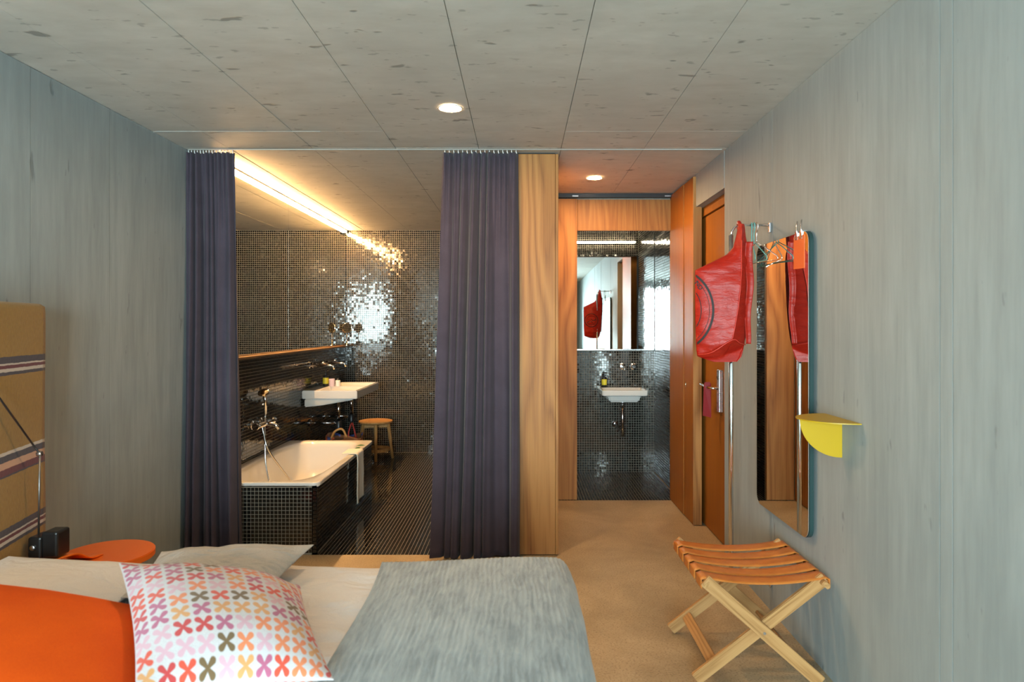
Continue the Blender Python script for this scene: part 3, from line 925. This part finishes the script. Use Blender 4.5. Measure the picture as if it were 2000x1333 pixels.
bm.faces.new(L[-1]); bm.faces.new(L[0][::-1])
bmesh.ops.recalc_face_normals(bm, faces=bm.faces[:])
bmesh.ops.bevel(bm, geom=[e for e in bm.edges if e.calc_face_angle(0) > .7], offset=.004, segments=2, affect='EDGES')
link('body', mesh_bm(bm, 'body'), 'ceramic', ts)
bowl_under(tsx0 + .06, tsx1 - .06, tsy0 + .04, TY1 - .05, tsz - .05, tsz - .118, .9, ts)
pxm = (tsx0 + tsx1) / 2 - .005
tube('waste_pipe', [(pxm, 6.66, tsz - .115), (pxm, 6.66, .40)], .0155, 'chrome', ts, 14)
lathe('waste_collar', [(.03, 0), (.03, -.012), (.018, -.02)], (pxm, 6.66, tsz - .113), 'steel', ts, 20)
tube('outlet_pipe', [(pxm, 6.66, .425), (pxm - .0, 6.74, .43), (pxm - .035, 6.80, .48), (pxm - .035, TY1 - .004, .485)], .014, 'chrome', ts, 12)
lathe('rosette', [(.034, 0), (.034, .006), (.02, .016)], (pxm - .035, TY1 - .003, .485), 'chrome', ts, 20, (Vector((1, 0, 0)), Vector((0, 0, 1)), Vector((0, -1, 0))))
tp = thing('wall_tap', 'chrome wall tap with two round rosettes above the small basin', 'tap', (1.08, TY1, 1.07))
for x in (1.032, 1.145):
    lathe('rosette', [(.033, 0), (.033, .007), (.028, .010), (.016, .014)], (x, TY1 - .003, 1.07), 'chrome', tp, 28, (Vector((1, 0, 0)), Vector((0, 0, 1)), Vector((0, -1, 0))))
tube('spout', [(1.032, TY1 - .005, 1.07), (1.032, TY1 - .16, 1.068), (1.032, TY1 - .18, 1.06), (1.033, TY1 - .185, 1.04)], [.012, .012, .012, .011], 'chrome', tp, 12)
lathe('knob', [(.015, .0), (.020, .004), (.020, .04), (.017, .045), (.001, .045)], (1.145, TY1 - .015, 1.07), 'chrome', tp, 20, (Vector((1, 0, 0)), Vector((0, 0, 1)), Vector((0, -1, 0))))
soap_bottle(.845, 6.865, tsz + .001, 'dark pump bottle with yellow label on the small toilet basin', .95)

# ================================================================== CURTAINS
def curtain(label, x0t, x1t, x0b, x1b, folds, ph, zb, nh, lean):
    t = thing('curtain', label, 'curtain', ((x0b + x1b) / 2, 4.33, zb), 'dark purple curtains of the bathroom')
    fr = random.Random(ph)
    A = [(fr.uniform(.7, 1.3), fr.uniform(0, 6.28)) for _ in range(6)]
    def fn(u, v):
        z = CZ - .022 - v * (CZ - .022 - zb)
        k = v ** .8
        xa = x0t + (x0b - x0t) * v
        xb = x1t + (x1b - x1t) * v
        f = folds * (1.55 - .55 * min(1, v * 2.6)) if False else folds
        wob = .42 * math.sin(2.3 * u * PI + A[0][1]) + .26 * math.sin(5.3 * u * PI + A[1][1]) + .10 * math.sin(v * 2.4 + u * 8 + A[5][1])
        ph_ = 2 * PI * (f * u + wob)
        amp = (.016 + .046 * min(1, v * 1.3)) * (.45 + .75 * (0.5 + 0.5 * math.sin(u * 9.7 + A[2][1])))
        y = amp * math.sin(ph_) + amp * .30 * math.sin(2 * ph_ + A[3][1] + v * 1.2) + .35 * amp * wn(u * f * 1.7, v * 1.3, ph)
        top = max(0, 1 - v * 9)
        y += max(0, 1 - v * 3.2) ** 1.5 * .010 * math.sin(2 * PI * f * 2.3 * u + A[5][1])
        y += .02 * math.sin(1.7 * v + u * 3 + A[4][1]) * v
        x = xa + (xb - xa) * u + (xb - xa) / f * .22 * math.sin(ph_ * 1.0 + 1.1) * k * .55
        e = min(u, 1 - u)
        x += .006 * wn(u * 9, v * 3, ph) * v
        return (x, 4.33 + lean + y, z)
    gridsurf('cloth', fn, 300, 60, 'curtain_cloth', t, thick=.0025)
    for i in range(nh):
        u = (i + .5) / nh
        x = x0t + (x1t - x0t) * u
        tube('hook', [(x, 4.329, CZ - .006), (x, 4.329, CZ - .016), (x + .004, 4.327, CZ - .026)], .0032, 'white_paint', t, 6)
curtain('dark purple curtain gathered against the left concrete wall', -2.112, -1.815, -2.108, -1.765, 4.6, 3, .02, 16, 0)
curtain('wide dark purple curtain gathered beside the oak partition', -.492, -.012, -.572, -.004, 6.6, 11, .012, 17, 0)
# curtain by the window, seen in the toilet mirror
tcw = thing('window_curtain', 'dark curtain beside the window, reflected in the toilet room mirror', 'curtain', (1.0, -3.22, .03))
gridsurf('cloth', lambda u, v: (.66 + u * .56, -3.22 + .035 * math.sin(u * 2 * PI * 6), 2.50 - v * 2.46), 120, 8, 'curtain_cloth', tcw, thick=.003)

# ================================================================== BED
HBX = -1.90
bed = thing('bed', 'double bed with white sheet standing with its headboard to the left wall', 'bed', (-.9, 1.7, 0))
box('bed_frame', (-1.90, .86, .14), (.13, 2.56, .30), 'oak', bed, .012)
box('mattress', (-1.89, .855, .302), (.125, 2.565, .555), 'white_linen', bed, .06, 4)
for x in (-1.75, -.02):
    for y in (.95, 2.45):
        box('leg', (x - .035, y - .035, .001), (x + .035, y + .035, .142), 'black_metal', bed, .004)
def hb_curve(y):   # x of the padded face; bends back towards the wall at its far end
    e = max(0.0, y - 2.38)
    return -1.880 - .225 * e
hbo = []
ysb = [.62, 1.0, 1.5, 2.0, 2.38, 2.5, 2.62, 2.74, 2.80]
prism('headboard', [(hb_curve(y) - .014, y, .02) for y in ysb] + [(XL + .035, 2.80, .02), (XL + .035, .62, .02)], (0, 0, 1.525), 'oak', bed, .006)

def fold1(s, L, r):
    """arc-length s along a flat top of length L that turns down an edge of radius r: (position, drop)"""
    if s <= L - r:
        return s, 0.0
    q = s - (L - r)
    if q < r * PI / 2:
        a = q / r
        return L - r + r * math.sin(a), r * (1 - math.cos(a))
    return L, r + (q - r * PI / 2)

# wool blanket thrown over the headboard
def hbl(u, v):
    y = .60 + u * 2.215
    top = 1.558
    s = v * 1.75                      # from the back, over the top, down the front
    xf = hb_curve(y)
    if s < .25:
        x, z = XL + .028, top - .25 + s
    elif s < .25 + .20:
        k = (s - .25) / .20
        x = XL + .028 + (xf - XL - .028) * k
        z = top + .004 * math.sin(k * PI)
    else:
        x = xf + .006 + .006 * wn(y * 3, s * 2.5)
        z = top - (s - .45)
    if .25 < s < .45:
        z += .0
    return (x, y, z)
hb = gridsurf('wool_blanket', hbl, 90, 120, 'striped_wool', None, uv=lambda u, v: (u * 2.2, v * 1.75 * -1 + 1.555 + .45), thick=.012)
tag(hb, 'mustard wool blanket with dark striped bands draped over the headboard', 'blanket')

# white duvet
DT = .592
def duvet(u, v):
    x = -1.86 + u * 1.72
    s = -.36 + v * 2.46        # near drop ... top ... far drop, measured across the bed
    half = .875
    c = 1.71
    q = s - .87
    p, d = fold1(abs(q), half, .075)
    y = c + math.copysign(p, q)
    z = DT - d + .010 * wn(x * 2.4, y * 2.8) + .005 * wn(x * 7, y * 8, 2) + .006 * wn(x * 4 + y * 13, y * 3, 5)
    if d > .1:
        y += .014 * math.sin(x * 14) * min(1, d)
    return (x, y, z)
dv = tag(gridsurf('duvet', duvet, 130, 150, 'white_linen', None, thick=.012), 'white duvet covering the bed between the cushions and the grey blanket', 'duvet')

# crinkled grey blanket over the foot end
def throw(u, v):
    sx = u * 1.03
    X0, LX_ = -.515, .705
    px_, dx = fold1(sx, LX_, .085)
    q = -1.23 + v * 2.46
    half = .885
    py_, dy = fold1(abs(q), half, .095)
    x = X0 + px_
    y = 1.705 + math.copysign(py_, q)
    x += .035 * math.sin(v * 3.1 + .4) * (1 - u) - .012 * math.sin(y * 5) * (1 - u)
    d = (dx ** 3 + dy ** 3) ** (1 / 3)
    # round the corner in plan
    r = .13
    exx, eyy = x - (X0 + LX_ - r), abs(y - 1.705) - (half - r)
    if exx > 0 and eyy > 0:
        l = math.hypot(exx, eyy)
        if l > r:
            x = X0 + LX_ - r + exx / l * r
            y = 1.705 + math.copysign(half - r + eyy / l * r, y - 1.705)
    puff = .012 + .020 * math.exp(-((x - .03) / .30) ** 2) + .010 * math.sin(y * 3.4 + 1)
    z = DT + .008 + puff - d
    rid = math.sin(2 * PI * (sx + .010 * wn(sx * 6, y * 5) + .004 * wn(sx * 20, y * 14)) / .0165) * (.6 + .6 * wn(sx * 8, y * 7, 3))
    am = .0017
    if dx > .06:
        x += rid * am * .6
    else:
        z += rid * am
    x += .010 * wn(y * 5, z * 6, 4) * min(1, dx * 6)
    return (x, y, z)
th = tag(gridsurf('throw_blanket', throw, 330, 170, 'crinkle_blanket', None, thick=.008), 'crinkled blue-grey blanket spread over the foot of the bed', 'blanket')

# pillows and cushions
def pillow(name, c, T, mat, label, cat, seed, pinch=.05, wr=.006, n=36, uvflip=False, bottom=.5, seam=None):
    c = [Vector(p) for p in c]
    nrm = ((c[1] - c[0]).cross(c[3] - c[0])).normalized()
    if nrm.z < 0:
        nrm = -nrm
    cen = sum(c, Vector()) / 4
    def surf(side):
        def fn(u, v):
            p = c[0] * ((1 - u) * (1 - v)) + c[1] * (u * (1 - v)) + c[2] * (u * v) + c[3] * ((1 - u) * v)
            a, b = 2 * u - 1, 2 * v - 1
            # edges bow in between the corners
            k = pinch * ((1 - a * a) * b * b + (1 - b * b) * a * a)
            p = p + (cen - p) * k
            h = ((1 - abs(a) ** 2.6) * (1 - abs(b) ** 2.6)) ** .72 * T * (.5 if side > 0 else bottom)
            w = wr * wn(p.x * 6, p.y * 6, seed) * min(1, h / T * 4) + wr * .5 * wn(p.x * 15, p.y * 15, seed + 3) * min(1, h / T * 4)
            return p + nrm * (side * (h + .0015) + w)
        return fn
    nn = n + 1
    vs, fs = [], []
    for side in (1, -1):
        f = surf(side)
        base = len(vs)
        for j in range(nn):
            for i in range(nn):
                # ease towards the edge for a smooth rim
                uu = .5 - .5 * math.cos(PI * i / n); vv = .5 - .5 * math.cos(PI * j / n)
                vs.append(f(uu, vv))
        for j in range(n):
            for i in range(n):
                q = (base + j * nn + i, base + j * nn + i + 1, base + (j + 1) * nn + i + 1, base + (j + 1) * nn + i)
                fs.append(q if side > 0 else q[::-1])
    off = nn * nn
    rim = [i for i in range(nn)] + [j * nn + n for j in range(1, nn)] + [n * nn + i for i in range(n - 1, -1, -1)] + [j * nn for j in range(n - 1, 0, -1)]
    for k in range(len(rim)):
        a, b = rim[k], rim[(k + 1) % len(rim)]
        fs.append((a, a + off, b + off, b))
    o = pyd(name, vs, fs, mat, None, True)
    # print laid out along the cloth: arc length in both directions
    G = np.array([tuple(v) for v in vs[:off]]).reshape(nn, nn, 3)
    su = np.concatenate([np.zeros((nn, 1)), np.cumsum(np.linalg.norm(np.diff(G, axis=1), axis=2), axis=1)], axis=1)
    sv = np.concatenate([np.zeros((1, nn)), np.cumsum(np.linalg.norm(np.diff(G, axis=0), axis=2), axis=0)], axis=0)
    su, sv = su / su[:, -1:], sv / sv[-1:, :]
    l = o.data.uv_layers.new(name='UVMap')
    for p in o.data.polygons:
        for li in p.loop_indices:
            vi = o.data.loops[li].vertex_index % off
            l.data[li].uv = (su[vi // nn, vi % nn], sv[vi // nn, vi % nn])
    bmm = bmesh.new(); bmm.from_mesh(o.data); bmesh.ops.recalc_face_normals(bmm, faces=bmm.faces[:]); bmm.to_mesh(o.data); bmm.free()
    return tag(o, label, cat)

pillow('bed_pillow', [(-1.85, 1.72, .652), (-1.25, 1.75, .625), (-1.22, 2.45, .62), (-1.85, 2.47, .645)], .085, 'white_linen', 'white bed pillow lying below the striped headboard', 'pillow', 1, .04, .008)
pillow('linen_pillow', [(-1.24, 2.12, .635), (-.80, 2.09, .635), (-.765, 2.53, .668), (-1.34, 2.55, .635)], .10, 'greige_linen', 'crumpled greige linen pillow behind the patterned cushion', 'pillow', 2, .05, .012)
pillow('orange_cushion', [(-1.70, 1.30, .76), (-.70, 1.16, .655), (-.98, 1.93, .675), (-1.70, 1.93, .775)], .16, 'orange_velvet', 'plain bright orange cushion at the left of the bed', 'cushion', 3, .05, .004)
pillow('patterned_cushion', [(-.80, 1.42, .715), (-.44, 1.61, .645), (-.70, 2.17, .655), (-1.175, 2.00, .785)], .19, 'cross_print', 'white cushion printed with rows of red, orange, pink and brown crosses', 'cushion', 4, .06, .004, 48)

# ================================================================== BEDSIDE
tbx, tby, tbz = -1.758, 2.905, .515
ot = thing('bedside_table', 'round orange bedside table with a raised tongue beside the headboard', 'side table', (tbx, tby, 0))
outl = []
for k in range(64):
    a = 2 * PI * k / 64
    outl.append((tbx + .182 * math.cos(a), tby + .182 * math.sin(a), tbz - .028))
prism('table_top', outl, (0, 0, .028), 'orange_lacquer', ot, .003)
def tongue(u, v):
    z = tbz + .002 + .050 * (1 / (1 + math.exp((v - .62) * 14)))
    return (-1.915 + u * .115 + .05 * v, 2.625 + v * .24, z)
gridsurf('tongue', tongue, 8, 30, 'orange_lacquer', ot, thick=-.006)
tube('stem', [(tbx, tby, .02), (tbx, tby, tbz - .026)], .018, 'orange_lacquer', ot, 20)
lathe('foot', [(.001, 0.001), (.15, .001), (.15, .010), (.02, .022)], (tbx, tby, 0), 'orange_lacquer', ot, 40)

lx, ly, lz = -1.852, 2.682, tbz + .062
lp = thing('reading_lamp', 'black reading lamp with thin jointed arm beside the headboard', 'lamp', (lx, ly, lz))
boxes('base', [((lx - .052, ly - .045, lz), (lx + .000, ly + .04, lz + .085)), ((lx - .006, ly - .035, lz), (lx + .056, ly + .045, lz + .102))], 'black_plastic', lp, .008)
lathe('dial', [(.010, 0), (.010, .006), (.006, .008)], (lx - .03, ly - .045, lz + .045), 'steel', lp, 16, (Vector((1, 0, 0)), Vector((0, 0, 1)), Vector((0, -1, 0))))
tube('lower_arm', [(lx - .040, ly, lz + .08), (lx - .028, ly - .01, .980)], .0038, 'dark_steel', lp, 10)
lathe('joint', [(.001, -.010), (.009, -.009), (.012, 0), (.009, .009), (.001, .010)], (lx - .028, ly - .012, .980), 'steel', lp, 16, 'X')
tube('upper_arm', [(lx - .028, ly - .012, .980), (lx + .04, 2.13, 1.515)], .0036, 'black_metal', lp, 10)
hx, hy, hz = lx + .045, 2.10, 1.50
hd = Vector((-.10, .42, -.9)).normalized()
hu = hd.orthogonal().normalized(); hv = hd.cross(hu)
lathe('lamp_shade', [(.018, -.05), (.030, -.045), (.055, .05), (.053, .05), (.028, -.040), (.018, -.045)], (hx, hy, hz), 'black_metal', lp, 28, (hu, hv, hd), cap=False)
lathe('bulb', [(.001, -.035), (.014, -.03), (.020, -.005), (.014, .012), (.001, .018)], (hx, hy, hz), 'lamp_bulb', lp, 20, (hu, hv, hd))

# ================================================================== RIGHT WALL
def rr2(y0, y1, z0, z1, r, n=10):
    out = []
    for cy_, cz_, a0 in ((y1 - r, z1 - r, 0), (y0 + r, z1 - r, 90), (y0 + r, z0 + r, 180), (y1 - r, z0 + r, 270)):
        for k in range(n + 1):
            a = math.radians(a0 + 90 * k / n)
            out.append((cy_ + r * math.cos(a), cz_ + r * math.sin(a)))
    return out
wm = thing('wall_mirror', 'tall narrow wall mirror with rounded corners on the right concrete wall', 'mirror', (XR, 3.33, .53))
ol = rr2(3.00, 3.667, .535, 1.905, .055)
prism('backing', [(1.2725, y, z) for y, z in ol], (.018, 0, 0), 'mirror_edge', wm)
prism('mirror_pane', [(1.2685 + .0062 * (y - 3.33), y, z) for y, z in rr2(3.0015, 3.6655, .5365, 1.9035, .054)], (.003, 0, 0), 'mirror', wm)
for y, z in ((3.1, .75), (3.56, .75), (3.1, 1.7), (3.56, 1.7)):
    tube('standoff', [(1.289, y, z), (1.2995, y, z)], .012, 'steel', wm, 12)

cr = thing('coat_rail', 'chrome floor-to-head coat rail standing off the wall before the mirror', 'coat rail', (1.09, 3.54, .14))
tube('upright', [(1.093, 3.54, .142), (1.093, 3.54, 1.95)], .012, 'chrome', cr, 16)
tube('top_bar', [(1.093, 3.54, 1.94), (1.097, 3.54, 1.968), (1.113, 3.54, 1.992), (1.14, 3.54, 2.003), (1.16, 3.54, 2.003), (1.296, 3.54, 2.003)], .0055, 'chrome', cr, 12)
box('wall_plate', (1.2885, 3.528, 1.965), (1.2995, 3.552, 2.015), 'steel', cr, .002)
tube('bottom_bar', [(1.093, 3.54, .145), (1.296, 3.54, .142)], .006, 'chrome', cr, 12)
lathe('wall_rosette', [(.018, 0), (.018, -.006), (.010, -.010)], (1.2995, 3.54, .142), 'steel', cr, 20, 'X')

# red bag on the rail
PXM = 1333 / 3.46
def pX(x): return (x - 1016) / PXM
def pZ(y): return 1.48 - (y - 637) / PXM
ROWS = [(436, 1447, 1452, 1459), (462, 1442, 1450, 1462), (482, 1436, 1448, 1466), (496, 1424, 1447, 1470), (510, 1396, 1446, 1471), (527, 1361, 1445, 1471),
        (560, 1361, 1441, 1470), (600, 1361, 1437, 1468), (640, 1362, 1430, 1465), (668, 1363, 1424, 1460), (686, 1364, 1420, 1456), (697, 1366, 1416, 1453), (706, 1398, 1424, 1445)]
def row(z):
    y = 637 + (1.48 - z) * PXM
    for a, b in zip(ROWS, ROWS[1:]):
        if y <= b[0]:
            k = max(0, (y - a[0]) / (b[0] - a[0]))
            return [pX(a[i] + (b[i] - a[i]) * k) for i in (1, 2, 3)]
    return [pX(ROWS[-1][i]) for i in (1, 2, 3)]
ZT, ZBm = pZ(436), pZ(706)
BYC = 3.50
def bag_depth(z):
    k = (ZT - z) / (ZT - ZBm)
    return .020 + .062 * min(1, k * 2.2) * (1 - max(0, k - .88) / .12 * .75)
def bag_front(x, z):
    l, s, r = row(z)
    d = bag_depth(z)
    if x < s:
        k = (x - l) / max(1e-4, s - l)
        k = min(max(k, 0), 1)
        return BYC - d * (.05 + .95 * k ** .55)
    k = min(1, (x - s) / max(1e-4, r - s))
    return BYC - d * (1 - k) ** .9
def bag_fold(x):
    pts = [(1364, 694), (1388, 687), (1424, 663), (1440, 670), (1458, 674)]
    p = 1016 + x * PXM
    return pZ(float(np.interp(p, [q[0] for q in pts], [q[1] for q in pts])))
def bag_surf(u, v):
    z = ZT + (ZBm - ZT) * v
    l, s, r = row(z)
    d = bag_depth(z)
    w = .004 * wn(u * 7, z * 22, 1) + .0035 * math.sin(z * 95 + u * 11) * wn(u * 4, z * 9, 2)
    if u < .4:
        x = l + (s - l) * (u / .4)
        y = bag_front(x, z) + w
    elif u < .6:
        x = s + (r - s) * ((u - .4) / .2)
        y = bag_front(x, z) + w
    else:
        k = (u - .6) / .4
        x = r + (l - r) * k
        y = BYC + d * .8 * math.sin(PI * k) ** .6 - w
    if u < .6:
        y += max(0.0, bag_fold(x) - z) * .75
        y = min(y, BYC + .01)
    if v > .93:
        z += (v - .93) / .07 * .022 * math.cos((x - pX(1415)) / .16 * PI / 2) * -.3
    return (x, y, z)
rb = thing('red_bag', 'red nylon tote bag with a black ring print hanging on the coat rail', 'bag', (pX(1420), BYC, ZBm))
gridsurf('body', bag_surf, 121, 110, 'red_nylon', rb)
tube('seam', [Vector((row(z)[1], bag_front(row(z)[1], z) - .002, z)) for z in np.linspace(pZ(470), pZ(664), 40)], .0022, 'red_seam', rb, 6)
tube('bottom_seam', spline([(pX(1366), 3.488, pZ(694)), (pX(1388), 3.435, pZ(688)), (pX(1424), 3.408, pZ(664)), (pX(1440), 3.42, pZ(670)), (pX(1456), 3.46, pZ(674))], 8), .0024, 'red_seam', rb, 6)
tube('strap_loop', [(pX(1446), 3.485, pZ(470)), (pX(1450), 3.50, pZ(440)), (pX(1452), 3.535, 2.016), (pX(1455), 3.56, 1.99), (pX(1460), 3.54, pZ(462)), (pX(1463), 3.51, pZ(480))], .010, 'red_nylon', rb, 10, 6)
def strap(u, v):
    y = 472 + v * 200
    sw = 1 - .45 * max(0, v - .35)
    return (pX(1464 + (u - .5) * 15 * sw - 6 * max(0, v - .4)), 3.462 + .012 * math.sin(v * 11) + .006 * math.sin(u * PI), pZ(y))
gridsurf('strap', strap, 7, 60, 'red_nylon', rb, thick=.003)
# ring print that follows the cloth
def ring(name, cx_, cz_, r, w, a0, a1, mat, back=False):
    vs, fs = [], []
    n_ = 60
    for k in range(n_ + 1):
        a = a0 + (a1 - a0) * k / n_
        for rr_ in (r - w / 2, r + w / 2):
            x, z = cx_ + rr_ * math.cos(a), cz_ + rr_ * math.sin(a)
            l, s, rg = row(z)
            if back:
                kk = min(max((rg - x) / (rg - l), 0.02), .98)
                y = BYC + bag_depth(z) * .8 * math.sin(PI * kk) ** .6 + .007
            else:
                x = max(x, l + .001)
                y = bag_front(x, z) - .0075
            vs.append((x, y, z))
    for k in range(n_):
        fs.append((2 * k, 2 * k + 1, 2 * k + 3, 2 * k + 2))
    pyd(name, vs, fs, mat, rb, True)
rc = (pX(1299), pZ(606))
ring('ring_print', rc[0], rc[1], 92 / PXM, .0105, -.84, .84, 'print_black')
ring('ring_print', rc[0], rc[1], 85.5 / PXM, .0022, -.78, .78, 'print_black')
ring('ring_print', rc[0], rc[1], 71 / PXM, .0035, -.50, .50, 'print_black')
ring('ring_print', pX(1404), pZ(605), .098, .009, -PI, PI, 'print_black', True)
ring('ring_print', pX(1404), pZ(605), .068, .004, -PI, PI, 'print_black', True)
ring('ring_print', pX(1396), pZ(622), .035, .008, .2, 2.9, 'print_black', True)
ring('ring_print', pX(1416), pZ(592), .035, .008, 3.3, 6.0, 'print_black', True)
def letters(txt, size, loc, rot, parent, mat, name='lettering'):
    cu = bpy.data.curves.new(name, 'FONT')
    cu.body = txt
    cu.size = size
    cu.extrude = .0006
    cu.offset = .0006
    cu.align_x = 'CENTER'
    cu.align_y = 'CENTER'
    tmp = bpy.data.objects.new('tmp', cu)
    COL.objects.link(tmp)
    me = bpy.data.meshes.new_from_object(tmp.evaluated_get(bpy.context.evaluated_depsgraph_get()))
    bpy.data.objects.remove(tmp, do_unlink=True)
    me.transform(Matrix.Translation(loc) @ rot)
    return link(name, me, mat, parent)
for ch, px_, py_, ang in (('N', 1363.5, 554, -40), ('D', 1368, 562, -34)):
    x, z = pX(px_), pZ(py_)
    letters(ch, .032, Vector((x, bag_front(x, z) - .009, z)), Matrix.Rotation(PI / 2, 4, 'X').to_4x4() @ Matrix.Rotation(math.radians(ang - 10), 4, 'Z'), rb, 'print_black')

# wire hangers
def hanger(x, ang, label, mat, z0=1.99):
    t = thing('wire_hanger', label, 'hanger', (0, 0, 0), 'wire hangers on the coat rail')
    hook = spline([(.012, 0, .0), (.016, 0, .014), (.0, 0, .026), (-.015, 0, .014), (-.010, 0, -.012), (0, 0, -.03), (0, 0, -.075)], 6)
    body = [(0, 0, -.075), (.06, 0, -.10), (.20, 0, -.165), (.208, 0, -.178), (.198, 0, -.186), (0, 0, -.182), (-.198, 0, -.186), (-.208, 0, -.178), (-.20, 0, -.165), (-.06, 0, -.10), (0, 0, -.075)]
    tube('hook', hook, .0024, mat, t, 8)
    tube('frame', body, .0024, mat, t, 8)
    t.location = (x, 3.54, z0)
    t.rotation_euler = (0, 0, ang)
    return t
hanger(1.212, math.radians(88), 'teal wire hanger hooked on the coat rail beside the red bag', 'teal_wire')
hanger(1.226, math.radians(99), 'pale wire hanger hooked on the coat rail nearest the wall', 'chrome')
hanger(1.200, math.radians(76), 'teal wire hanger turned askew on the coat rail', 'teal_wire')

# card clipped on the mirror
cd = thing('clipped_card', 'orange card held by wire clips at the top edge of the wall mirror', 'card', (1.262, 3.10, 1.75))
prism('card', [(1.2645, 3.042, 1.738), (1.2645, 3.158, 1.742), (1.2645, 3.158, 1.889), (1.2645, 3.042, 1.889)], (.002, 0, 0), 'orange_card', cd)
for y in (3.075, 3.125):
    tube('clip', [(1.262, y - .012, 1.875), (1.262, y - .006, 1.93), (1.268, y, 1.958), (1.268, y + .006, 1.93), (1.262, y + .012, 1.875)], .0025, 'chrome', cd, 8)
    box('clip_body', (1.262, y - .013, 1.872), (1.292, y + .013, 1.912), 'chrome', cd, .002)

# yellow wall shelf: half-round top on a quarter-round fin
ys_ = thing('wall_shelf', 'yellow half-round metal shelf with curved fin bracket on the right wall', 'shelf', (XR, 2.755, 1.1))
outl = [(XR - .0005, 2.755 - .158, 1.103)] + [(XR - .0005 - .178 * math.sin(PI * k / 32), 2.755 - .158 * math.cos(PI * k / 32), 1.103) for k in range(1, 32)] + [(XR - .0005, 2.755 + .158, 1.103)]
prism('shelf_top', outl, (0, 0, .004), 'yellow_metal', ys_)
outl = [(XR - .0005, 2.755, 1.103)] + [(XR - .0005 - .170 * math.cos(PI / 2 * k / 20), 2.755, 1.103 - .155 * math.sin(PI / 2 * k / 20)) for k in range(21)]
prism('bracket', outl, (0, .004, 0), 'yellow_metal', ys_)

# ================================================================== LUGGAGE RACK
X0, X1, Y0, Y1, ZT_ = .755, 1.262, 2.80, 3.315, .435
lr = thing('luggage_rack', 'folding ash luggage rack with tan leather straps beside the wall', 'luggage rack', ((X0 + X1) / 2, (Y0 + Y1) / 2, 0))
def leg(xt, xb, y, off):
    a, b = Vector((xt, y + off, ZT_ - .010)), Vector((xb, y + off, .018))
    d = (b - a).normalized()
    beam('leg', a - d * .018, b, .052, .021, (1, 0, 0), 'ash', lr, .003)
for y, s in ((Y0, 1), (Y1, -1)):
    leg(X0 + .015, X1 - .03, y, 0 if s > 0 else 0)
for y, s in ((Y0 + .025, 1), (Y1 - .025, -1)):
    leg(X1 - .015, X0 - .03, y, 0)
beam('rail', (X0 + .010, Y0 - .012, ZT_ - .016), (X0 + .010, Y1 + .012, ZT_ - .016), .034, .022, (1, 0, .75), 'ash', lr)
beam('rail', (X1 - .010, Y0 - .012, ZT_ - .016), (X1 - .010, Y1 + .012, ZT_ - .016), .034, .022, (1, 0, -.75), 'ash', lr)
beam('stretcher', (X0 + .045, Y0 + .03, .085), (X0 + .045, Y1 - .03, .085), .045, .016, (1, 0, .9), 'ash', lr)
beam('stretcher', (X1 - .105, Y0 + .01, .085), (X1 - .105, Y1 - .01, .085), .045, .016, (1, 0, -.9), 'ash', lr)
tube('pivot_bolt', [((X0 + X1) / 2 - .01, Y0 - .013, .222), ((X0 + X1) / 2 - .01, Y0 + .04, .222)], .006, 'steel', lr, 10)
for k in range(5):
    ya = Y0 + .004 + k * .1045
    wd = .083
    def strp(u, v, ya=ya, wd=wd, k=k):
        # wrap outside left rail -> over -> sag -> over right rail -> wrap
        L_ = 2.0
        y = ya + v * wd
        if u < .12:
            q = u / .12
            return (X0 - .012, y, ZT_ - .035 + q * .040)
        if u > .88:
            q = (u - .88) / .12
            return (X1 + .012, y, ZT_ + .005 - q * .040)
        q = (u - .12) / .76
        x = X0 - .012 + (X1 - X0 + .024) * q
        edge = min(q, 1 - q)
        z = ZT_ + .0145 - (.030 + .004 * (k % 2)) * (math.sin(PI * q) ** .8) * (1 if edge > .06 else edge / .06) + (-.007 if edge < .02 else 0)
        return (x, y, z)
    gridsurf('strap', strp, 61, 5, 'tan_leather', lr, thick=.004)
